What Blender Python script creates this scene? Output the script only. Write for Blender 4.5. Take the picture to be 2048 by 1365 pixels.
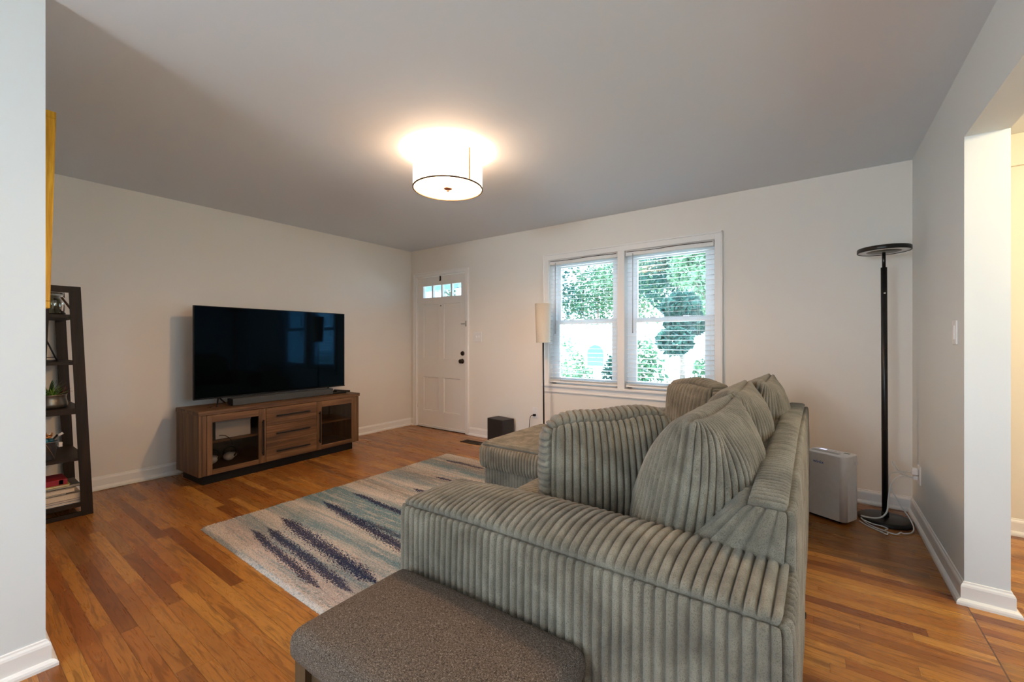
import bpy, bmesh, math, random
import numpy as np
from mathutils import Vector, Matrix
PI = math.pi
random.seed(7)
rng = np.random.default_rng(7)
for o in list(bpy.data.objects):
    bpy.data.objects.remove(o)
S = bpy.context.scene
COL = S.collection

# ------------------------------------------------------------------ camera, world, lights, exposure
cam_d = bpy.data.cameras.new('camera')
cam = bpy.data.objects.new('camera', cam_d)
COL.objects.link(cam)
cam.location = (0, 0, 1.182)
cam.rotation_euler = (PI / 2 - .0002, 0, math.radians(35.806))
cam_d.sensor_width = 36
cam_d.lens = 844.08 / 2048 * 36
cam_d.clip_start = .02
cam_d.clip_end = 300
S.camera = cam
S.view_settings.view_transform = 'Standard'
S.view_settings.look = 'None'
S.view_settings.exposure = 0.75
S.view_settings.gamma = 1
S.view_settings.use_curve_mapping = False
S.cycles.use_denoising = True
S.cycles.max_bounces = 10
S.cycles.diffuse_bounces = 6
S.cycles.glossy_bounces = 4
S.cycles.transparent_max_bounces = 24
S.cycles.sample_clamp_indirect = 6
S.cycles.caustics_refractive = False
S.cycles.caustics_reflective = False

W = bpy.data.worlds.new('sky')
S.world = W
W.use_nodes = True
wn = W.node_tree.nodes
bgn = wn['Background']
bgn.inputs['Color'].default_value = (.56, .77, 1.0, 1)
bgn.inputs['Strength'].default_value = 6.0

def light(name, kind, loc, energy, color, size=.1, rot=(0, 0, 0), sy=None):
    d = bpy.data.lights.new(name, kind)
    d.energy = energy
    d.color = color
    if kind == 'AREA':
        d.size = size
        if sy:
            d.shape = 'RECTANGLE'
            d.size_y = sy
    else:
        d.shadow_soft_size = size
    o = bpy.data.objects.new(name, d)
    o.location = loc
    o.rotation_euler = rot
    COL.objects.link(o)
    return o

def portal(name, loc, rot, sx, sy):
    o = light(name, 'AREA', loc, 1, (1, 1, 1), sx, rot, sy)
    o.data.cycles.is_portal = True
    return o
portal('sky_portal', (-1.55, 4.13, 1.4), (-PI / 2, 0, 0), 1.7, 1.4)
portal('sky_portal', (-.95, -3.62, 1.05), (PI / 2, 0, 0), 1.9, 2.1)
portal('sky_portal', (2.66, 1.2, 1.35), (0, PI / 2, 0), 1.5, 1.3)
sun = light('sun', 'SUN', (0, -5, 20), 9, (.80, .90, 1.0), .1, (math.radians(-20) * -1, 0, 0))
sun.rotation_euler = Vector((-.12, .34, -1)).to_track_quat('-Z', 'Y').to_euler()
sun.data.angle = .02
# lamps of the place: bulbs of the ceiling light and of the next room
LAMP = (-1.99, 2.03)
WARM = (1.0, .67, .39)
light('ceiling_bulb', 'POINT', (LAMP[0] - .07, LAMP[1], 2.265), 52, WARM, .05)
light('ceiling_bulb', 'POINT', (LAMP[0] + .07, LAMP[1], 2.265), 52, WARM, .05)
light('rear_fill_light', 'POINT', (-1.32, -2.25, 1.80), 60, (.86, .95, 1.0), .18)  # added unseen light behind the camera, no lamp body; throws the ceiling shadow
light('next_room_bulb', 'POINT', (1.55, 2.3, 2.2), 42, (1.0, .77, .46), .12)

# ------------------------------------------------------------------ materials
def lin(r, g, b):
    f = lambda c: (c / 255) / 12.92 if c / 255 <= .04045 else ((c / 255 + .055) / 1.055) ** 2.4
    return (f(r), f(g), f(b), 1)

class NT:
    def __init__(s, name):
        s.m = bpy.data.materials.new(name)
        s.m.use_nodes = True
        s.t = s.m.node_tree
        s.b = s.t.nodes['Principled BSDF']
        s.out = s.t.nodes['Material Output']
    def n(s, kind, ins=None, **kw):
        x = s.t.nodes.new(kind)
        for k, v in kw.items():
            setattr(x, k, v)
        for k, v in (ins or {}).items():
            s.set(x.inputs[k], v)
        return x
    def set(s, sock, v):
        if isinstance(v, bpy.types.NodeSocket):
            s.t.links.new(v, sock)
        else:
            sock.default_value = v
    def m2(s, op, a, b=0.0, c=None):
        x = s.n('ShaderNodeMath', operation=op)
        s.set(x.inputs[0], a)
        s.set(x.inputs[1], b)
        if c is not None:
            s.set(x.inputs[2], c)
        return x.outputs[0]
    def co(s, which='Object'):
        return s.n('ShaderNodeTexCoord').outputs[which]
    def sep(s, v):
        x = s.n('ShaderNodeSeparateXYZ', {0: v})
        return x.outputs
    def comb(s, x, y, z=0.0):
        return s.n('ShaderNodeCombineXYZ', {0: x, 1: y, 2: z}).outputs[0]
    def mapv(s, v, sc):
        return s.n('ShaderNodeMapping', {0: v, 'Scale': sc}).outputs[0]
    def noise(s, v, scale, detail=2.0, rough=.5, dist=0.0, out=0):
        return s.n('ShaderNodeTexNoise', {'Vector': v, 'Scale': scale, 'Detail': detail, 'Roughness': rough, 'Distortion': dist}).outputs[out]
    def ramp(s, fac, stops, interp='LINEAR'):
        x = s.n('ShaderNodeValToRGB', {0: fac})
        r = x.color_ramp
        r.interpolation = interp
        while len(r.elements) < len(stops):
            r.elements.new(.5)
        for e, (p, c) in zip(r.elements, stops):
            e.position = p
            e.color = c if len(c) == 4 else (*c, 1)
        return x.outputs[0]
    def mix(s, f, a, b, mode='MIX'):
        x = s.n('ShaderNodeMix', data_type='RGBA', blend_type=mode)
        s.set(x.inputs[0], f)
        s.set(x.inputs[6], a)
        s.set(x.inputs[7], b)
        return x.outputs[2]
    def step(s, v, lo, hi):
        x = s.n('ShaderNodeMapRange', interpolation_type='SMOOTHSTEP')
        s.set(x.inputs[0], v); s.set(x.inputs[1], lo); s.set(x.inputs[2], hi)
        return x.outputs[0]
    def bump(s, h, strength=.3, dist=.002):
        x = s.n('ShaderNodeBump', {'Strength': strength, 'Distance': dist, 'Height': h})
        s.t.links.new(x.outputs[0], s.b.inputs['Normal'])
    def base(s, c=None, rough=None, metal=None, spec=None, **kw):
        if c is not None: s.set(s.b.inputs['Base Color'], c)
        if rough is not None: s.set(s.b.inputs['Roughness'], rough)
        if metal is not None: s.set(s.b.inputs['Metallic'], metal)
        if spec is not None: s.set(s.b.inputs['Specular IOR Level'], spec)
        for k, v in kw.items():
            s.set(s.b.inputs[k], v)
        return s.m

def simple(name, c, rough=.5, metal=0.0, spec=.5, var=.08, scale=30.0, bump=0.0, **kw):
    t = NT(name)
    v = t.co()
    f = t.noise(v, scale, 3.0)
    d = tuple(x * (1 - var) for x in c[:3]) + (1,)
    l = tuple(min(1, x * (1 + var)) for x in c[:3]) + (1,)
    t.base(t.ramp(f, [(.3, d), (.7, l)]), rough, metal, spec, **kw)
    if bump:
        t.bump(f, .5, bump)
    return t.m

def paint(name, c, rough=.6):
    t = NT(name)
    v = t.co()
    f = t.noise(v, 260.0, 2.0)
    g = t.noise(v, 1.3, 2.0)
    d = tuple(x * .97 for x in c[:3]) + (1,)
    t.base(t.mix(g, d, c), rough, 0, .35)
    t.bump(f, .12, .0006)
    return t.m

M = {}
M['wall'] = paint('wall_paint', (.80, .758, .695, 1), .62)
M['wall_daylit'] = paint('daylit_wall_paint', (.715, .74, .735, 1), .62)  # same wall paint with the cool daylight cast put into its colour
M['wall_hall'] = paint('hall_wall_paint', (.82, .78, .68, 1), .62)
M['ceil'] = paint('daylit_ceiling_paint', (.71, .745, .785, 1), .8)  # blue of the window daylight is put into the ceiling colour
M['trim'] = paint('trim_paint', (.84, .82, .79, 1), .33)
M['door'] = paint('door_paint', (.80, .775, .735, 1), .38)
M['vinyl'] = simple('window_vinyl', (.86, .88, .90, 1), .35, var=.02)
M['slat'] = simple('blind_slat', (.86, .88, .90, 1), .4, var=.02)
M['white_plastic'] = simple('white_plastic', (.78, .77, .76, 1), .35, var=.03)
M['cable_white'] = simple('white_cable', (.72, .72, .68, 1), .45, var=.03)
M['black'] = simple('black_plastic', (.007, .0065, .0065, 1), .5, spec=.2, var=.2)
M['black_metal'] = simple('black_metal', (.009, .008, .0075, 1), .35, .0, spec=.4, var=.2)
M['bronze'] = simple('dark_bronze', (.03, .018, .012, 1), .35, .6, var=.2)
M['steel'] = simple('brushed_steel', (.5, .48, .45, 1), .35, 1.0, var=.1)
M['pewter'] = simple('pewter_pot', (.20, .17, .13, 1), .32, .8, var=.1)
M['screen'] = simple('tv_screen', (.0015, .0015, .002, 1), .05, spec=.16, var=.0)
M['screen'].node_tree.nodes['Principled BSDF'].inputs['Specular Tint'].default_value = (.12, .58, 1, 1)
M['sub'] = simple('speaker_black', (.022, .019, .019, 1), .5, var=.15, scale=200, bump=.0006)
M['grille'] = simple('soundbar_grille', (.05, .052, .052, 1), .6, var=.4, scale=900, bump=.0008)
M['darkwood'] = None
M['register'] = simple('brown_register', (.05, .03, .018, 1), .5, .3, var=.2)
M['gold'] = None
M['brown_frame'] = simple('cabinet_inside', (.035, .022, .013, 1), .6, var=.3)
M['linen'] = None

def glassy(name, tint=(1, 1, 1, 1), gloss=.06, rough=.02, mixc=.0):
    t = NT(name)
    tr = t.n('ShaderNodeBsdfTransparent', {'Color': tint})
    gl = t.n('ShaderNodeBsdfGlossy', {'Roughness': rough, 'Color': (1, 1, 1, 1)})
    fr = t.n('ShaderNodeFresnel', {'IOR': 1.45})
    f = t.m2('MULTIPLY', fr.outputs[0], gloss)
    mx = t.n('ShaderNodeMixShader', {0: f, 1: tr.outputs[0], 2: gl.outputs[0]})
    t.t.links.new(mx.outputs[0], t.out.inputs[0])
    return t.m
M['pane'] = glassy('window_glass', (.96, .99, 1, 1), .8)
M['smoked'] = glassy('smoked_glass', (.78, .75, .72, 1), .5)
M['jar'] = glassy('jar_glass', (.86, .86, .80, 1), 2.2, .05)

def emit(name, c, s):
    t = NT(name)
    v = t.co()
    f = t.noise(v, 300.0, 2.0)
    col = t.mix(f, tuple(x * .97 for x in c[:3]) + (1,), c)
    t.base((.8, .78, .74, 1), .7)
    t.set(t.b.inputs['Emission Color'], col)
    t.set(t.b.inputs['Emission Strength'], s)
    return t.m
M['shade_lit'] = emit('lit_drum_shade', (1, .92, .82, 1), 1.2)
M['diffuser_lit'] = emit('lit_diffuser', (1, .93, .84, 1), 2.2)
def thin(m, f):
    # woven shade that lets part of the bulbs' light straight through
    t = m.node_tree
    tr = t.nodes.new('ShaderNodeBsdfTransparent')
    tr.inputs[0].default_value = (1, .9, .78, 1)
    mx = t.nodes.new('ShaderNodeMixShader')
    mx.inputs[0].default_value = f
    t.links.new(t.nodes['Principled BSDF'].outputs[0], mx.inputs[1])
    t.links.new(tr.outputs[0], mx.inputs[2])
    t.links.new(mx.outputs[0], t.nodes['Material Output'].inputs[0])
thin(M['shade_lit'], .22)
thin(M['diffuser_lit'], .68)

def linen():
    t = NT('paper_shade')
    v = t.co()
    f = t.noise(t.mapv(v, (1, 1, 4)), 140.0, 3.0)
    c = t.ramp(f, [(.3, (.72, .66, .56, 1)), (.7, (.82, .77, .68, 1))])
    t.base(c, .9, 0, .1)
    tl = t.n('ShaderNodeBsdfTranslucent', {'Color': c})
    mx = t.n('ShaderNodeMixShader', {0: .35, 1: t.b.outputs[0], 2: tl.outputs[0]})
    t.t.links.new(mx.outputs[0], t.out.inputs[0])
    return t.m
M['linen'] = linen()

def wood(name, stops, axis=0, grain=1.0, rough=.45, board=0.0, bscale=1.0):
    """streaky wood with the grain along one local axis; board > 0 adds per-board tone"""
    t = NT(name)
    v = t.co()
    sc = [1, 1, 1]
    s0 = [28 * grain] * 3
    s0[axis] = 1.6 * grain
    big = t.noise(t.mapv(v, tuple(s0)), 1.0, 4.0, .6, .6)
    s1 = [160 * grain] * 3
    s1[axis] = 6 * grain
    fine = t.noise(t.mapv(v, tuple(s1)), 1.0, 3.0, .6)
    f = t.m2('ADD', t.m2('MULTIPLY', big, .75), t.m2('MULTIPLY', fine, .25))
    if board:
        o = t.sep(v)
        oth = [i for i in range(3) if i != axis]
        a = t.m2('FLOOR', t.m2('DIVIDE', o[oth[1]], board))
        wn_ = t.n('ShaderNodeTexWhiteNoise', {'W': a}, noise_dimensions='1D').outputs[0]
        f = t.m2('ADD', f, t.m2('MULTIPLY', t.m2('SUBTRACT', wn_, .5), .16))
    t.base(t.ramp(f, stops), rough, 0, .4)
    t.bump(fine, .25, .0008)
    return t.m
M['stand'] = wood('brown_wood', [(.30, lin(48, 32, 20)), (.45, lin(88, 60, 38)), (.55, lin(110, 78, 50)), (.70, lin(140, 104, 72))], 0, .8, .5)
M['stand_v'] = wood('brown_wood_upright', [(.30, lin(60, 41, 26)), (.5, lin(98, 69, 44)), (.70, lin(128, 94, 64))], 2, .8, .5)
M['darkwood'] = wood('espresso_wood', [(.3, lin(30, 22, 15)), (.7, lin(52, 40, 29))], 2, 1, .5)
M['darkwood'].node_tree.nodes['Principled BSDF'].inputs['Specular IOR Level'].default_value = .18
M['legwood'] = wood('olive_brown_wood', [(.3, lin(62, 46, 30)), (.7, lin(96, 74, 48))], 2, 1, .5)
M['gold'] = wood('gold_leaf', [(.3, lin(150, 100, 10)), (.5, lin(205, 150, 25)), (.7, lin(240, 190, 60))], 2, 2, .35)
M['gold'].node_tree.nodes['Principled BSDF'].inputs['Metallic'].default_value = .25

def floor_mat():
    t = NT('oak_strip_floor')
    v = t.co()
    o = t.sep(v)
    x, y = o[0], o[1]
    # past the doorway the boards start again at their own joint
    other = t.m2('GREATER_THAN', x, .545)
    y2 = t.m2('ADD', y, t.m2('MULTIPLY', other, .021))
    bw = .057
    row = t.m2('FLOOR', t.m2('DIVIDE', y2, bw))
    fy = t.m2('FRACT', t.m2('DIVIDE', y2, bw))
    rid = t.m2('ADD', row, t.m2('MULTIPLY', other, 91.3))
    w1 = t.n('ShaderNodeTexWhiteNoise', {'W': rid}, noise_dimensions='1D')
    r1 = w1.outputs[0]
    L = t.m2('ADD', t.m2('MULTIPLY', r1, .5), .55)
    xs = t.m2('ADD', t.m2('DIVIDE', x, L), t.m2('MULTIPLY', r1, 37.7))
    seg = t.m2('FLOOR', xs)
    fx = t.m2('FRACT', xs)
    pid = t.n('ShaderNodeTexWhiteNoise', {'Vector': t.comb(rid, seg, 0.0)}, noise_dimensions='3D')
    pr = pid.outputs[0]
    pc = t.sep(pid.outputs[1])
    # grain
    gv = t.comb(t.m2('ADD', t.m2('MULTIPLY', x, 3.2), t.m2('MULTIPLY', pr, 31.0)),
                t.m2('ADD', t.m2('MULTIPLY', y, 34.0), t.m2('MULTIPLY', pc[1], 17.0)), t.m2('MULTIPLY', pr, 9.0))
    g1 = t.noise(gv, 1.0, 5.0, .62, 1.4)
    ring = t.m2('SINE', t.m2('MULTIPLY', g1, 34.0))
    gf = t.noise(t.comb(t.m2('MULTIPLY', x, 22.0), t.m2('MULTIPLY', y, 420.0), pr), 1.0, 2.0, .6)
    base = t.ramp(pr, [(0, lin(126, 72, 30)), (.2, lin(166, 106, 46)), (.42, lin(182, 122, 52)), (.6, lin(150, 86, 34)),
                       (.8, lin(194, 136, 62)), (1, lin(140, 92, 44))])
    # redder, darker patch of boards around the television
    c = t.mix(t.m2('MULTIPLY', t.step(g1, .42, .72), .6), base, lin(94, 50, 18))
    c = t.mix(t.m2('MULTIPLY', t.step(ring, .2, 1.0), .30), c, lin(88, 48, 18))
    c = t.mix(t.m2('MULTIPLY', t.step(gf, .5, .8), .35), c, lin(78, 42, 16))
    kn = t.n('ShaderNodeTexVoronoi', {'Vector': t.comb(t.m2('MULTIPLY', x, 3.4), t.m2('MULTIPLY', y, 6.5), 0.0), 'Scale': 1.0}, feature='F1')
    knd = t.m2('ADD', kn.outputs[0], t.m2('MULTIPLY', g1, .05))
    c = t.mix(t.m2('MULTIPLY', t.m2('SUBTRACT', 1.0, t.step(knd, .045, .085)), .75), c, lin(64, 34, 16))
    # joints
    ey = t.m2('MINIMUM', fy, t.m2('SUBTRACT', 1.0, fy))
    ex = t.m2('MULTIPLY', t.m2('MINIMUM', fx, t.m2('SUBTRACT', 1.0, fx)), t.m2('DIVIDE', L, bw))
    e = t.m2('MINIMUM', ey, ex)
    gap = t.m2('SUBTRACT', 1.0, t.step(e, .006, .03))
    th = t.m2('SUBTRACT', 1.0, t.step(t.m2('ABSOLUTE', t.m2('SUBTRACT', x, .545)), .001, .004))
    gap = t.m2('MAXIMUM', t.m2('MULTIPLY', gap, .55), t.m2('MULTIPLY', th, .9))
    c = t.mix(gap, c, lin(66, 36, 16))
    rg = t.m2('ADD', .20, t.m2('MULTIPLY', g1, .18))
    t.base(c, rg, 0, .5)
    h = t.m2('SUBTRACT', t.m2('MULTIPLY', gf, .25), gap)
    t.bump(h, .35, .001)
    return t.m
M['floor'] = floor_mat()

def cord_mat():
    t = NT('sage_corduroy')
    v = t.co()
    nap = t.noise(v, 9.0, 3.0, .55, .6)
    fine = t.noise(v, 420.0, 3.0, .7)
    mid = t.noise(v, 55.0, 2.0, .6)
    c = t.ramp(nap, [(.30, lin(110, 102, 88)), (.5, lin(132, 123, 107)), (.68, lin(150, 141, 124))])
    c = t.mix(t.m2('MULTIPLY', t.m2('SUBTRACT', 1.0, t.step(fine, .34, .52)), .6), c, lin(62, 58, 48))
    t.base(c, .95, 0, .12)
    t.set(t.b.inputs['Sheen Weight'], .2)
    t.set(t.b.inputs['Sheen Roughness'], .45)
    h = t.m2('ADD', fine, t.m2('MULTIPLY', mid, .8))
    t.bump(h, .8, .0035)
    return t.m
M['cord'] = cord_mat()

def tweed_mat():
    t = NT('brown_tweed')
    v = t.co()
    a = t.noise(t.mapv(v, (1, .28, 1)), 720.0, 1.0, .5)
    b = t.noise(t.mapv(v, (.28, 1, 1)), 720.0, 1.0, .5)
    s = t.noise(v, 1200.0, 1.0, .5)
    w = t.m2('ADD', t.m2('MULTIPLY', t.m2('ADD', a, b), .36), t.m2('MULTIPLY', s, .28))
    c = t.ramp(w, [(.38, lin(48, 39, 33)), (.47, lin(84, 72, 63)), (.55, lin(108, 95, 84)), (.66, lin(158, 142, 127))])
    t.base(c, .95, 0, .1)
    t.bump(w, .9, .002)
    return t.m
M['tweed'] = tweed_mat()

def rug_mat():
    t = NT('striped_shag')
    v = t.co()
    o = t.sep(v)
    x, y = o[0], o[1]
    tuft = t.noise(v, 230.0, 2.0, .6)
    tuft2 = t.noise(v, 95.0, 2.0, .6)
    wob = t.noise(t.mapv(v, (1.2, 3.0, 1)), 1.0, 2.0)
    yy = t.m2('ADD', y, t.m2('MULTIPLY', t.m2('SUBTRACT', wob, .5), .12))
    yj = t.m2('ADD', yy, t.m2('MULTIPLY', t.m2('SUBTRACT', tuft2, .5), .05))
    cream, pink, teal, grey, taupe = lin(220, 206, 192), lin(206, 184, 172), lin(112, 142, 150), lin(146, 154, 156), lin(158, 144, 130)
    bands = [(0, cream), (.05, pink), (.10, grey), (.16, cream), (.20, teal), (.26, cream), (.30, teal), (.42, teal), (.46, cream),
             (.52, taupe), (.58, cream), (.64, grey), (.70, taupe), (.78, cream), (.82, teal), (.90, taupe), (1, cream)]
    f = t.m2('DIVIDE', yj, 2.16)
    c = t.ramp(f, bands)
    rag = t.noise(t.mapv(v, (70, 110, 1)), 1.0, 3.0, .75)
    lf = t.noise(t.mapv(v, (1.2, 22.0, 1)), 1.0, 4.0, .7)
    c = t.mix(t.m2('MULTIPLY', t.step(lf, .50, .64), .6), c, cream)
    c = t.mix(t.m2('MULTIPLY', t.step(lf, .50, .38), .55), c, teal)
    fl = t.noise(t.mapv(v, (80, 120, 1)), 1.0, 2.0, .7)
    c = t.mix(t.m2('MULTIPLY', t.step(fl, .50, .62), .45), c, teal)
    c = t.mix(t.m2('MULTIPLY', t.step(fl, .48, .36), .45), c, cream)
    sp = t.noise(t.mapv(v, (5.0, 40.0, 1)), 1.0, 2.0, .7)
    c = t.mix(t.m2('MULTIPLY', t.step(sp, .55, .7), .5), c, pink)
    # dark streaks: y of the centre at both ends, x from, x to, half width
    for (x0, y0, x1, y1, hw, st) in RUG_STREAKS:
        u = t.m2('DIVIDE', t.m2('SUBTRACT', x, x0), x1 - x0)
        yc = t.m2('ADD', y0, t.m2('MULTIPLY', u, y1 - y0))
        yc = t.m2('ADD', yc, t.m2('MULTIPLY', t.m2('SUBTRACT', t.noise(t.mapv(v, (4, 0, 0)), 1.0, 2.0), .5), .03))
        d = t.m2('ABSOLUTE', t.m2('SUBTRACT', y, yc))
        taper = t.m2('MULTIPLY', t.step(u, -.04, .16), t.step(u, 1.05, .86))
        edge = t.m2('MULTIPLY', t.m2('MULTIPLY', taper, hw * 1.75), t.m2('SUBTRACT', t.m2('MULTIPLY', rag, 4.6), 1.55))
        m = t.step(t.m2('SUBTRACT', edge, d), -.004, .006)
        m = t.m2('MULTIPLY', t.m2('MULTIPLY', m, st), t.step(tuft, .32, .42))
        c = t.mix(m, c, lin(26, 36, 76))
    c = t.mix(t.m2('MULTIPLY', t.m2('SUBTRACT', 1.0, t.step(tuft, .33, .5)), .35), c, lin(84, 78, 72))
    t.base(c, .97, 0, .05)
    t.bump(t.m2('ADD', tuft, tuft2), 1.0, .006)
    return t.m
RUG_O = (-3.12, 1.0)
def _s(x0, y0, x1, y1, hw, st=.95):
    return (x0 - RUG_O[0], y0 - RUG_O[1], x1 - RUG_O[0], y1 - RUG_O[1], hw, st)
RUG_STREAKS = [
    _s(-2.86, 1.365, -1.71, 1.27, .029, .95),
    _s(-2.78, 1.24, -1.75, 1.16, .021, .9),
    _s(-2.83, 1.17, -1.90, 1.09, .017, .9),
    _s(-2.90, 1.68, -1.75, 1.56, .025, .95),
    _s(-2.90, 1.91, -1.80, 1.86, .017, .95),
    _s(-2.59, 2.25, -2.08, 2.24, .017, .95),
    _s(-2.66, 2.55, -2.21, 2.56, .014, .9),
    _s(-2.30, 2.98, -1.9, 2.98, .014, .9),
    _s(-2.3, 2.57, -1.9, 2.57, .014, .8),
    _s(-2.95, 2.96, -2.45, 2.97, .016, .8),
    _s(-2.45, 1.66, -1.85, 1.65, .014, .7),
]
M['rug'] = rug_mat()

# ------------------------------------------------------------------ mesh helpers
class MB:
    def __init__(s):
        s.bm = bmesh.new()
        s.smooth = False
    def _add(s, tmp, smooth=False):
        me = bpy.data.meshes.new('t')
        for f in tmp.faces:
            f.smooth = smooth
        tmp.to_mesh(me)
        tmp.free()
        s.bm.from_mesh(me)
        bpy.data.meshes.remove(me)
        return s
    def box(s, a, b, bev=0.0, rot=None, seg=2):
        """box between corners a and b"""
        a, b = Vector(a), Vector(b)
        t = bmesh.new()
        bmesh.ops.create_cube(t, size=1)
        c, d = (a + b) / 2, b - a
        for v in t.verts:
            v.co = Vector((v.co.x * abs(d.x), v.co.y * abs(d.y), v.co.z * abs(d.z)))
        if bev:
            bmesh.ops.bevel(t, geom=list(t.edges), offset=bev, segments=seg, affect='EDGES', profile=.5)
        if rot is not None:
            bmesh.ops.rotate(t, verts=t.verts, matrix=rot)
        bmesh.ops.translate(t, verts=t.verts, vec=c)
        return s._add(t)
    def cyl(s, p0, p1, r0, r1=None, n=20, caps=True, smooth=True):
        r1 = r0 if r1 is None else r1
        p0, p1 = Vector(p0), Vector(p1)
        t = bmesh.new()
        bmesh.ops.create_cone(t, cap_ends=caps, segments=n, radius1=r0, radius2=r1, depth=(p1 - p0).length)
        q = Vector((0, 0, 1)).rotation_difference(p1 - p0)
        bmesh.ops.rotate(t, verts=t.verts, matrix=q.to_matrix())
        bmesh.ops.translate(t, verts=t.verts, vec=(p0 + p1) / 2)
        me = bpy.data.meshes.new('t')
        for f in t.faces:
            f.smooth = smooth and len(f.verts) == 4
        t.to_mesh(me); t.free(); s.bm.from_mesh(me); bpy.data.meshes.remove(me)
        return s
    def lathe(s, prof, c=(0, 0, 0), n=32, axis='z'):
        t = bmesh.new()
        rings = []
        for r, z in prof:
            ring = []
            for i in range(n):
                a = 2 * PI * i / n
                p = (r * math.cos(a), r * math.sin(a), z)
                if axis == 'y': p = (p[0], p[2], p[1])
                if axis == 'x': p = (p[2], p[0], p[1])
                ring.append(t.verts.new(Vector(p) + Vector(c)))
            rings.append(ring)
        for a, b in zip(rings, rings[1:]):
            for i in range(n):
                t.faces.new((a[i], a[(i + 1) % n], b[(i + 1) % n], b[i]))
        bmesh.ops.remove_doubles(t, verts=t.verts, dist=1e-6)
        bmesh.ops.recalc_face_normals(t, faces=t.faces)
        return s._add(t, True)
    def prism(s, pts, a, b, axis=0):
        """polygon pts (2d in the two other axes) extruded along axis from a to b"""
        t = bmesh.new()
        def P(p, v):
            l = list(p)
            l.insert(axis, v)
            return l
        A = [t.verts.new(P(p, a)) for p in pts]
        B = [t.verts.new(P(p, b)) for p in pts]
        n = len(pts)
        t.faces.new(A); t.faces.new(B[::-1])
        for i in range(n):
            t.faces.new((A[i], B[i], B[(i + 1) % n], A[(i + 1) % n]))
        bmesh.ops.recalc_face_normals(t, faces=t.faces)
        return s._add(t)
    def tube(s, pts, r, n=8, sub=6):
        pts = [Vector(p) for p in pts]
        P = []
        for i in range(len(pts) - 1):
            p0 = pts[max(i - 1, 0)]; p1 = pts[i]; p2 = pts[i + 1]; p3 = pts[min(i + 2, len(pts) - 1)]
            for k in range(sub):
                u = k / sub
                P.append(.5 * ((2 * p1) + (-p0 + p2) * u + (2 * p0 - 5 * p1 + 4 * p2 - p3) * u * u + (-p0 + 3 * p1 - 3 * p2 + p3) * u ** 3))
        P.append(pts[-1])
        t = bmesh.new()
        rings = []
        up = Vector((0.13, .21, .97))
        for i, p in enumerate(P):
            d = (P[min(i + 1, len(P) - 1)] - P[max(i - 1, 0)]).normalized()
            a = d.cross(up)
            if a.length < 1e-3: a = d.cross(Vector((1, 0, 0)))
            a.normalize(); b = d.cross(a)
            up = -b if b.dot(up) < 0 else b
            a = d.cross(up).normalized(); b = d.cross(a)
            rings.append([t.verts.new(p + (a * math.cos(2 * PI * j / n) + b * math.sin(2 * PI * j / n)) * r) for j in range(n)])
        for A, B in zip(rings, rings[1:]):
            for j in range(n):
                t.faces.new((A[j], A[(j + 1) % n], B[(j + 1) % n], B[j]))
        t.faces.new(rings[0]); t.faces.new(rings[-1][::-1])
        bmesh.ops.recalc_face_normals(t, faces=t.faces)
        return s._add(t, True)
    def sweep(s, prof, path):
        """profile (out, z) swept along a floor path of (x, y); 'out' is to the left of the direction, mitred"""
        t = bmesh.new()
        n = len(path)
        rings = []
        for i in range(n):
            p = Vector(path[i])
            d0 = (p - Vector(path[i - 1])).normalized() if i else None
            d1 = (Vector(path[i + 1]) - p).normalized() if i < n - 1 else None
            d0 = d0 or d1; d1 = d1 or d0
            n0 = Vector((-d0.y, d0.x)); n1 = Vector((-d1.y, d1.x))
            m = (n0 + n1); m = m / max(1e-6, m.dot(n0))
            rings.append([t.verts.new((p.x + m.x * o, p.y + m.y * o, z)) for o, z in prof])
        k = len(prof)
        for A, B in zip(rings, rings[1:]):
            for j in range(k):
                t.faces.new((A[j], A[(j + 1) % k], B[(j + 1) % k], B[j]))
        t.faces.new(rings[0]); t.faces.new(rings[-1][::-1])
        bmesh.ops.recalc_face_normals(t, faces=t.faces)
        return s._add(t)
    def sphere(s, c, r, sc=(1, 1, 1), n=16):
        t = bmesh.new()
        bmesh.ops.create_uvsphere(t, u_segments=n, v_segments=max(6, n // 2), radius=r)
        for v in t.verts:
            v.co = Vector((v.co.x * sc[0] + c[0], v.co.y * sc[1] + c[1], v.co.z * sc[2] + c[2]))
        return s._add(t, True)
    def build(s, name, mat, parent=None):
        me = bpy.data.meshes.new(name)
        s.bm.to_mesh(me)
        s.bm.free()
        return link(name, me, mat, parent)

def link(name, me, mat, parent=None):
    o = bpy.data.objects.new(name, me)
    me.materials.append(M[mat] if isinstance(mat, str) else mat)
    COL.objects.link(o)
    if parent is not None:
        o.parent = parent
    return o
def thing(name, label, cat, loc=(0, 0, 0), rotz=0.0, group=None, rot=None):
    o = bpy.data.objects.new(name, None)
    o.empty_display_size = .05
    COL.objects.link(o)
    o.location = loc
    o.rotation_euler = rot if rot else (0, 0, rotz)
    return tag(o, label, cat, group)
def tag(o, label, cat, group=None):
    o['label'] = label
    o['category'] = cat
    if group:
        o['group'] = group
    return o
def struct(o, label=None):
    o['kind'] = 'structure'
    if label:
        o['label'] = label
    return o
def empty_struct(name, loc=(0, 0, 0)):
    o = bpy.data.objects.new(name, None)
    COL.objects.link(o)
    o.location = loc
    return struct(o)
def text_mesh(s, size, depth, name, mat, parent, loc, rot):
    c = bpy.data.curves.new(name, 'FONT')
    c.body = s
    c.size = size
    c.extrude = depth
    c.align_x = 'CENTER'
    tmp = bpy.data.objects.new('tmp', c)
    COL.objects.link(tmp)
    dg = bpy.context.evaluated_depsgraph_get()
    me = bpy.data.meshes.new_from_object(tmp.evaluated_get(dg))
    bpy.data.objects.remove(tmp)
    o = link(name, me, mat, parent)
    o.location = loc
    o.rotation_euler = rot
    return o

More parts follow.
